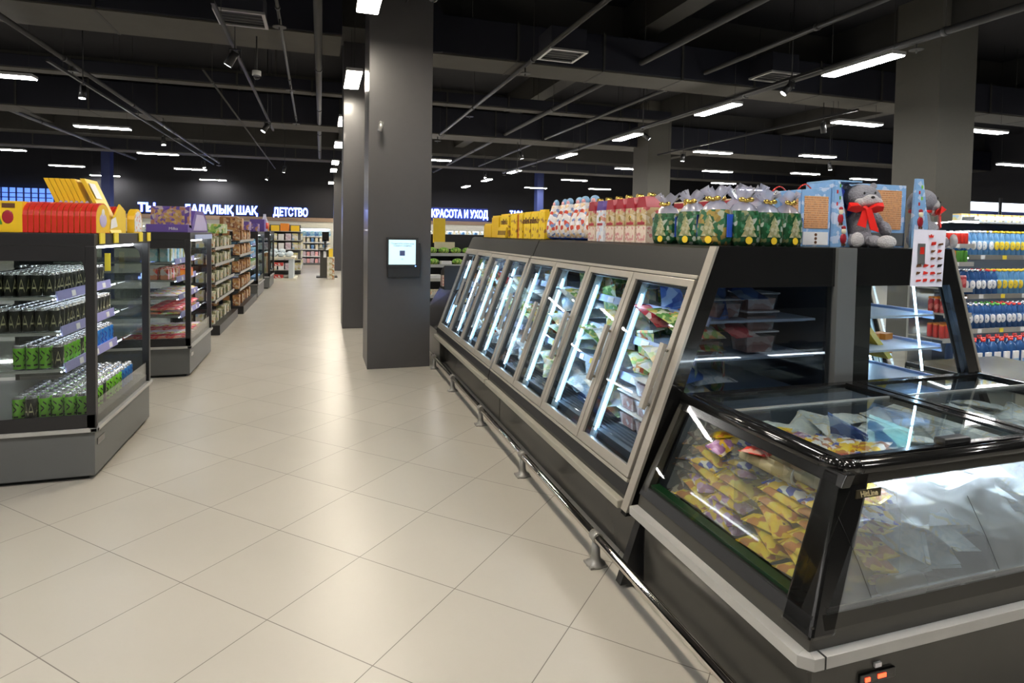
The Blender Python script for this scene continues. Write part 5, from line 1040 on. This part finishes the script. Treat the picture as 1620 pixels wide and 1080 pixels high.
KT = [bx('goods_c', .2, .25, .26), bx('goods_g', .18, .25, .24)]; KP = [bx('goods_e', .17, .25, .24), bx('pink', .15, .25, .22)]; KM = [bx('goods_d', .13, .25, .24), bx('goods_g', .13, .25, .22), bx('cream', .13, .25, .23)]
for n, (z, K_) in enumerate(((.1, KP), (.45, KP), (.8, KM), (1.15, KM), (1.45, KT))): packs(('white and pink pack', 'pink pack', 'cream and blue pack', 'pale mixed pack', 'teal pack')[n], K_, z, [-1.2+.2*k for k in range(9)], (32.62,), 0, 'on the %s level of the lit wall shelving' % NTH[n], 'packs on the lit wall shelving')
wallshelf(5.6, 9.2, 33.0, (.5, .9, 1.3, 1.6), 'wall shelving below the lit beauty sign')
for n, z in enumerate((.9, 1.3, 1.6)): packs('cosmetics pack', KM if n else KP, z, [5.75+.24*k for k in range(13)], (32.62,), 0, 'on the %s level below the beauty sign' % NTH[n], 'packs below the beauty sign')
wallshelf(-8, -1.6, 33.0, (.5, .9, 1.3, 1.6), 'long wall shelving under the Kazakh sign')
for n, z in enumerate((1.3, 1.6)): packs('pale packet', KW, z, [-7.8+.3*k for k in range(21)], (32.62,), 0, 'on the %s level under the Kazakh sign' % NTH[n], 'packets under the Kazakh sign')
# dark kiosk at aisle end
o = thing('information_kiosk', (.45, 24, 0), 'dark standing kiosk with papers beside the farthest pillar', 'kiosk')
B(-.02, .38, 23.6, 24.0, 0, 1.0).build('cabinet', 'charcoal', o, .01); B(-.15, .6, 23.5, 24.2, 0, .04).build('foot_plate', 'black_satin', o); MB().hexa([(-.1, 23.5, 1.0), (.42, 23.5, 1.0), (.42, 24, 1.08), (-.1, 24, 1.08), (-.1, 23.5, 1.03), (.42, 23.5, 1.03), (.42, 24, 1.11), (-.1, 24, 1.11)]).build('desk_top', 'black_satin', o)
B(.05, .3, 24.0, 24.05, 1.35, 1.7).build('screen', 'black_gloss', o); B(.1, .2, 23.58, 23.6, .75, .98).build('paper', 'tag_white', o); B(.12, .2, 24, 24.04, 1.0, 1.4).build('screen_pole', 'black_satin', o)
K = bx('goods_a', .25, .2, .2)
for i in range(4): K.put((.35, 22.8, .0+i*.2), (0, 0, 0), '%s pale carton in the low stack beside the kiosk' % ('bottom', 'second', 'third', 'top')[i], 'cartons beside the kiosk')
org(0, 0, 0); tag(B(.28, .42, 22.75, 22.8, .8, 1.1).build('yellow_sign_card', 'yellow2'), 'small yellow card above the cartons by the kiosk', 'card')
# produce stand right of pillar
o = thing('produce_stand', (3.4, 13.6, 0), 'produce display stand with greens seen between pillar and freezers', 'produce stand')
for k, (z, y) in enumerate(((.35, 13.2), (.7, 13.4), (1.0, 13.6), (1.25, 13.8))):
    s = B(2.3, 4.8, y, y+.5, z-.03, z).build('tier', 'cooler_black', o); B(2.3, 4.8, y-.02, y, z-.05, z+.02).build('tier_rail', 'wire', s)
B(2.3, 4.8, 14.3, 14.35, 0, 1.7).build('back_panel', 'cooler_black', o); B(2.3, 4.8, 13.2, 14.3, 0, .1).build('base', 'cooler_black', o)
org(0, 0, 0); Kv = [Kind(tag(MB().ell((0, 0, .07), (.13, .11, .08), 10, 7).build('leafy_bunch', 'salad'), None, 'vegetable')), bx('goods_a', .22, .2, .12), bx('tag_white', .24, .2, .09)]
for n, (z, y) in enumerate(((.35, 13.35), (.7, 13.55), (1.0, 13.75), (1.25, 13.95))): packs(('boxed produce', 'tray of produce', 'green bunch', 'leafy green bunch')[n], ([Kv[1]], [Kv[2], Kv[1]], [Kv[0], Kv[2]], [Kv[0]])[n], z, [2.45+.28*k for k in range(8)], (y,), 0, 'on the %s tier of the produce stand' % NTH[n], 'produce on the stand')
o = thing('hanging_board', (2.8, 14.1, 1.5), 'yellow wooden board standing beside the pillar above the produce', 'board'); MB().box(2.5, 2.78, 14.05, 14.1, 1.5, 2.08).build('board_face', 'yellow2', o); B(2.52, 3.0, 14.0, 14.04, 1.36, 1.52).build('cream_sign', 'cream', o)
# ================================================================== BOTTLED WATER SHELVES
o = thing('drinks_shelving', (9, 5.9, 0), 'long shelving unit of blue water bottles right of the island', 'shelf')
DX0, DX1, DY = 7.92, 11.6, 5.62
B(DX0, DX1, DY, DY+.6, 0, .09).build('base', 'cooler_grey', o); B(DX0, DX1, DY+.56, DY+.6, 0, 1.98).build('back_panel', 'liner_dark', o)
for z in (.60, 1.05, 1.56): s = B(DX0, DX1, DY, DY+.56, z-.03, z).build('shelf', 'cooler_grey', o); B(DX0, DX1, DY-.015, DY, z-.055, z+.005).build('price_rail', 'aluminium', s); mb = MB(); [mb.box(DX0+.2+k*.4, DX0+.27+k*.4, DY-.02, DY-.015, z-.05, z, k % 4 == 1) for k in range(9)]; mb.build('price_tags', ['tag_white', 'tag_yellow'], s); B(DX0+.02, DX1-.02, DY+.02, DY+.05, z-.045, z-.032).build('shelf_light', 'strip', s)
B(DX0, DX1, DY+.1, DY+.6, 1.98, 2.0).build('top_shelf', 'cooler_grey', o); B(DX0, DX1, DY-.1, DY-.06, 2.02, 2.05).build('front_light', 'strip', o); B(DX0, DX0+.02, DY-.1, DY+.1, 1.98, 2.05).build('light_arm', 'cooler_grey', o)
def bottle(body, lab, cap):
    org(0, 0, 0); mb = MB(); mb.lathe([(.036, 0), (.043, .01), (.041, .06), (.043, .08), (.0435, .08), (.0435, .175), (.043, .175), (.043, .2), (.03, .25), (.015, .285), (.014, .295), (.019, .295), (.019, .32)], 12, ms=[0, 0, 0, 1, 1, 1, 0, 0, 0, 0, 2, 2])
    mb.m = [0 if q == 1 else q for q in mb.m]; mb.M = Matrix.Rotation(-.75, 4, 'Z'); mb.ell((0, -.036, .125), (.031, .014, .062), 12, 8, 1); mb.ell((0, -.0395, .12), (.012, .012, .022), 8, 6, 0)
    return Kind(tag(mb.build('water_bottle', [body, lab, cap]), None, 'bottle'))
BW = {'white': bottle('pet', 'white', 'white'), 'blue': bottle('pet_dark', 'tag_white', 'can_top'), 'yellow': bottle('pet', 'yellow2', 'yellow'), 'red': bottle('pet_dark', 'tag_white', 'red'), 'green': bottle('pet_dark', 'tag_white', 'green')}
def wpick(n, i): return (['white']*5+['yellow']*30)[i] if n == 2 else ((['blue']*4+['red']*2+['yellow']*30)[i] if n == 1 else (['blue']*5+['green']*3+['red']*3+['blue']*20)[i])
for n, z in enumerate((.60, 1.05, 1.56)):
    for i in range(22):
        for j in range(3):
            k = wpick(n, i); BW[k].put((DX0+.07+i*.102, DY+.07+j*.11, z), (0, 0, random.uniform(-.3, .3)), 'bottle with %s %s on the %s water shelf, %s from left, %s row' % (k, 'label' if n == 2 else 'cap', ('low', 'middle', 'top')[n], NTH[i], ('front', 'second', 'third')[j]), 'water bottles on the %s shelf' % ('low', 'middle', 'top')[n])
o = thing('water_jug', (0, 0, 0), '', 'bottle', proto=True)
mb = MB(); mb.lathe([(.06, 0), (.075, .02), (.073, .2), (.06, .27), (.025, .31), (.022, .325)], 12); mb.build('jug_body', 'pet_dark', o); MB().lathe([(.028, 0), (.028, .03)], 12, (0, 0, .322)).build('jug_cap', 'red', o); MB().tube([(-.03, 0, .32), (-.035, 0, .37), (.035, 0, .37), (.03, 0, .32)], .008, 6).build('jug_handle', 'red', o)
B(-.05, .05, -.084, -.066, .05, .19).box(-.05, .05, -.085, -.066, .04, .09, 1).build('jug_label', ['tag_white', 'skyblue'], o); K = Kind(o)
for i in range(13):
    for j in range(2): K.put((DX0+.12+i*.172, DY+.09+j*.17, .09), (0, 0, 0), 'water jug with red handle on the base, %s from left, %s row' % (NTH[i], ('front', 'back')[j]), 'large water jugs')
# end cap with cans
o = thing('end_cap_shelf', (7.7, 5.7, 0), 'narrow end shelf of coloured cans left of the water', 'shelf')
EX0, EX1 = 7.46, 7.90
B(EX0, EX1, DY-.05, DY+.45, 0, .1).build('base', 'cooler_grey', o); B(EX0, EX1, DY+.42, DY+.45, 0, 1.95).build('back_panel', 'aluminium', o)
EZ = (.50, .82, 1.14, 1.47, 1.70)
for z in EZ: s = B(EX0, EX1+.03, DY-.05, DY+.42, z-.02, z).build('shelf', 'aluminium', o); B(EX0, EX1+.03, DY-.065, DY-.05, z-.05, z+.005).build('price_rail', 'bumper_light', s); B(EX0+.12, EX0+.2, DY-.07, DY-.065, z-.045, z).build('price_tag', 'tag_white', s)
MB().cyl((EX0, DY-.12, 1.98), (EX1, DY-.12, 1.98), .012, 8).cyl((EX0, DY-.12, 1.98), (EX0, DY+.42, 1.93), .006, 6).build('light_tube', 'strip', o)
def sc(m, cap, h=.13, nm='soda_can'):
    org(0, 0, 0); mb = MB(); mb.lathe([(.026, 0), (.031, .006), (.031, h*.55), (.031, h-.02), (.024, h)], 12, ms=[0, 0, 0, 1]); return Kind(tag(mb.build(nm if h < .17 else 'tall_can', [m, cap]), None, 'can' if h < .17 else 'bottle'))  # end-shelf drinks are all cans; tall ones share the bottle category
cset = [(EZ[0], sc('red', 'orange', .18), 'orange topped red can'), (EZ[1], sc('bag_red', 'orange', .2), 'tall red can with orange top'), (EZ[2], sc('salad', 'orange', .19), 'tall green can with orange top'), (EZ[3], sc('orange', 'orange', .15), 'orange can'), (EZ[4], sc('red', 'white', .16), 'red can')]
KGn = sc('green', 'lime', .15); KRd = sc('bag_red', 'pink', .16)
for n, (z, K, nm) in enumerate(cset):
    for i in range(6):
        for j in range(3):
            KK, nn = (KGn, 'green can') if n == 3 and i > 2 else ((KRd, 'pink can') if n == 2 and i > 3 else (K, nm))
            KK.put((EX0+.05+i*.068, DY+.0+j*.08, z), (0, 0, 0), '%s on the end shelf, %s from left, %s row' % (nn, NTH[i], ('front', 'second', 'third')[j]), 'drinks on the end shelf')
K = bx('goods_d', .12, .12, .1, cap='yellow')
for i in range(20): K.put((DX0+.1+i*.16, DY+.2, 2.0), (0, 0, 0), 'small yellow topped carton on top of the water shelves, %s from the left' % NTH[i], 'cartons on the water shelves')
# checkout box behind the chest on the right
o = thing('storage_bin', (5.6, 3.2, 0), 'beige bin behind the right side of the chest freezer', 'bin'); B(4.6, 5.6, 2.9, 3.7, 0, .72).build('bin_body', 'wall_cream', o, .02); B(4.58, 5.62, 2.88, 3.72, .70, .74).build('bin_rim', 'charcoal', o, .01)
for kd in list(KB.values())+list(IC.values()):
    for k in kd: k.done()
for k in KW+KY+KT+KP+KM+KG+KBk+KA+KBr+Kv+list(CK.values())+list(BW.values())+[TUB]: k.done()
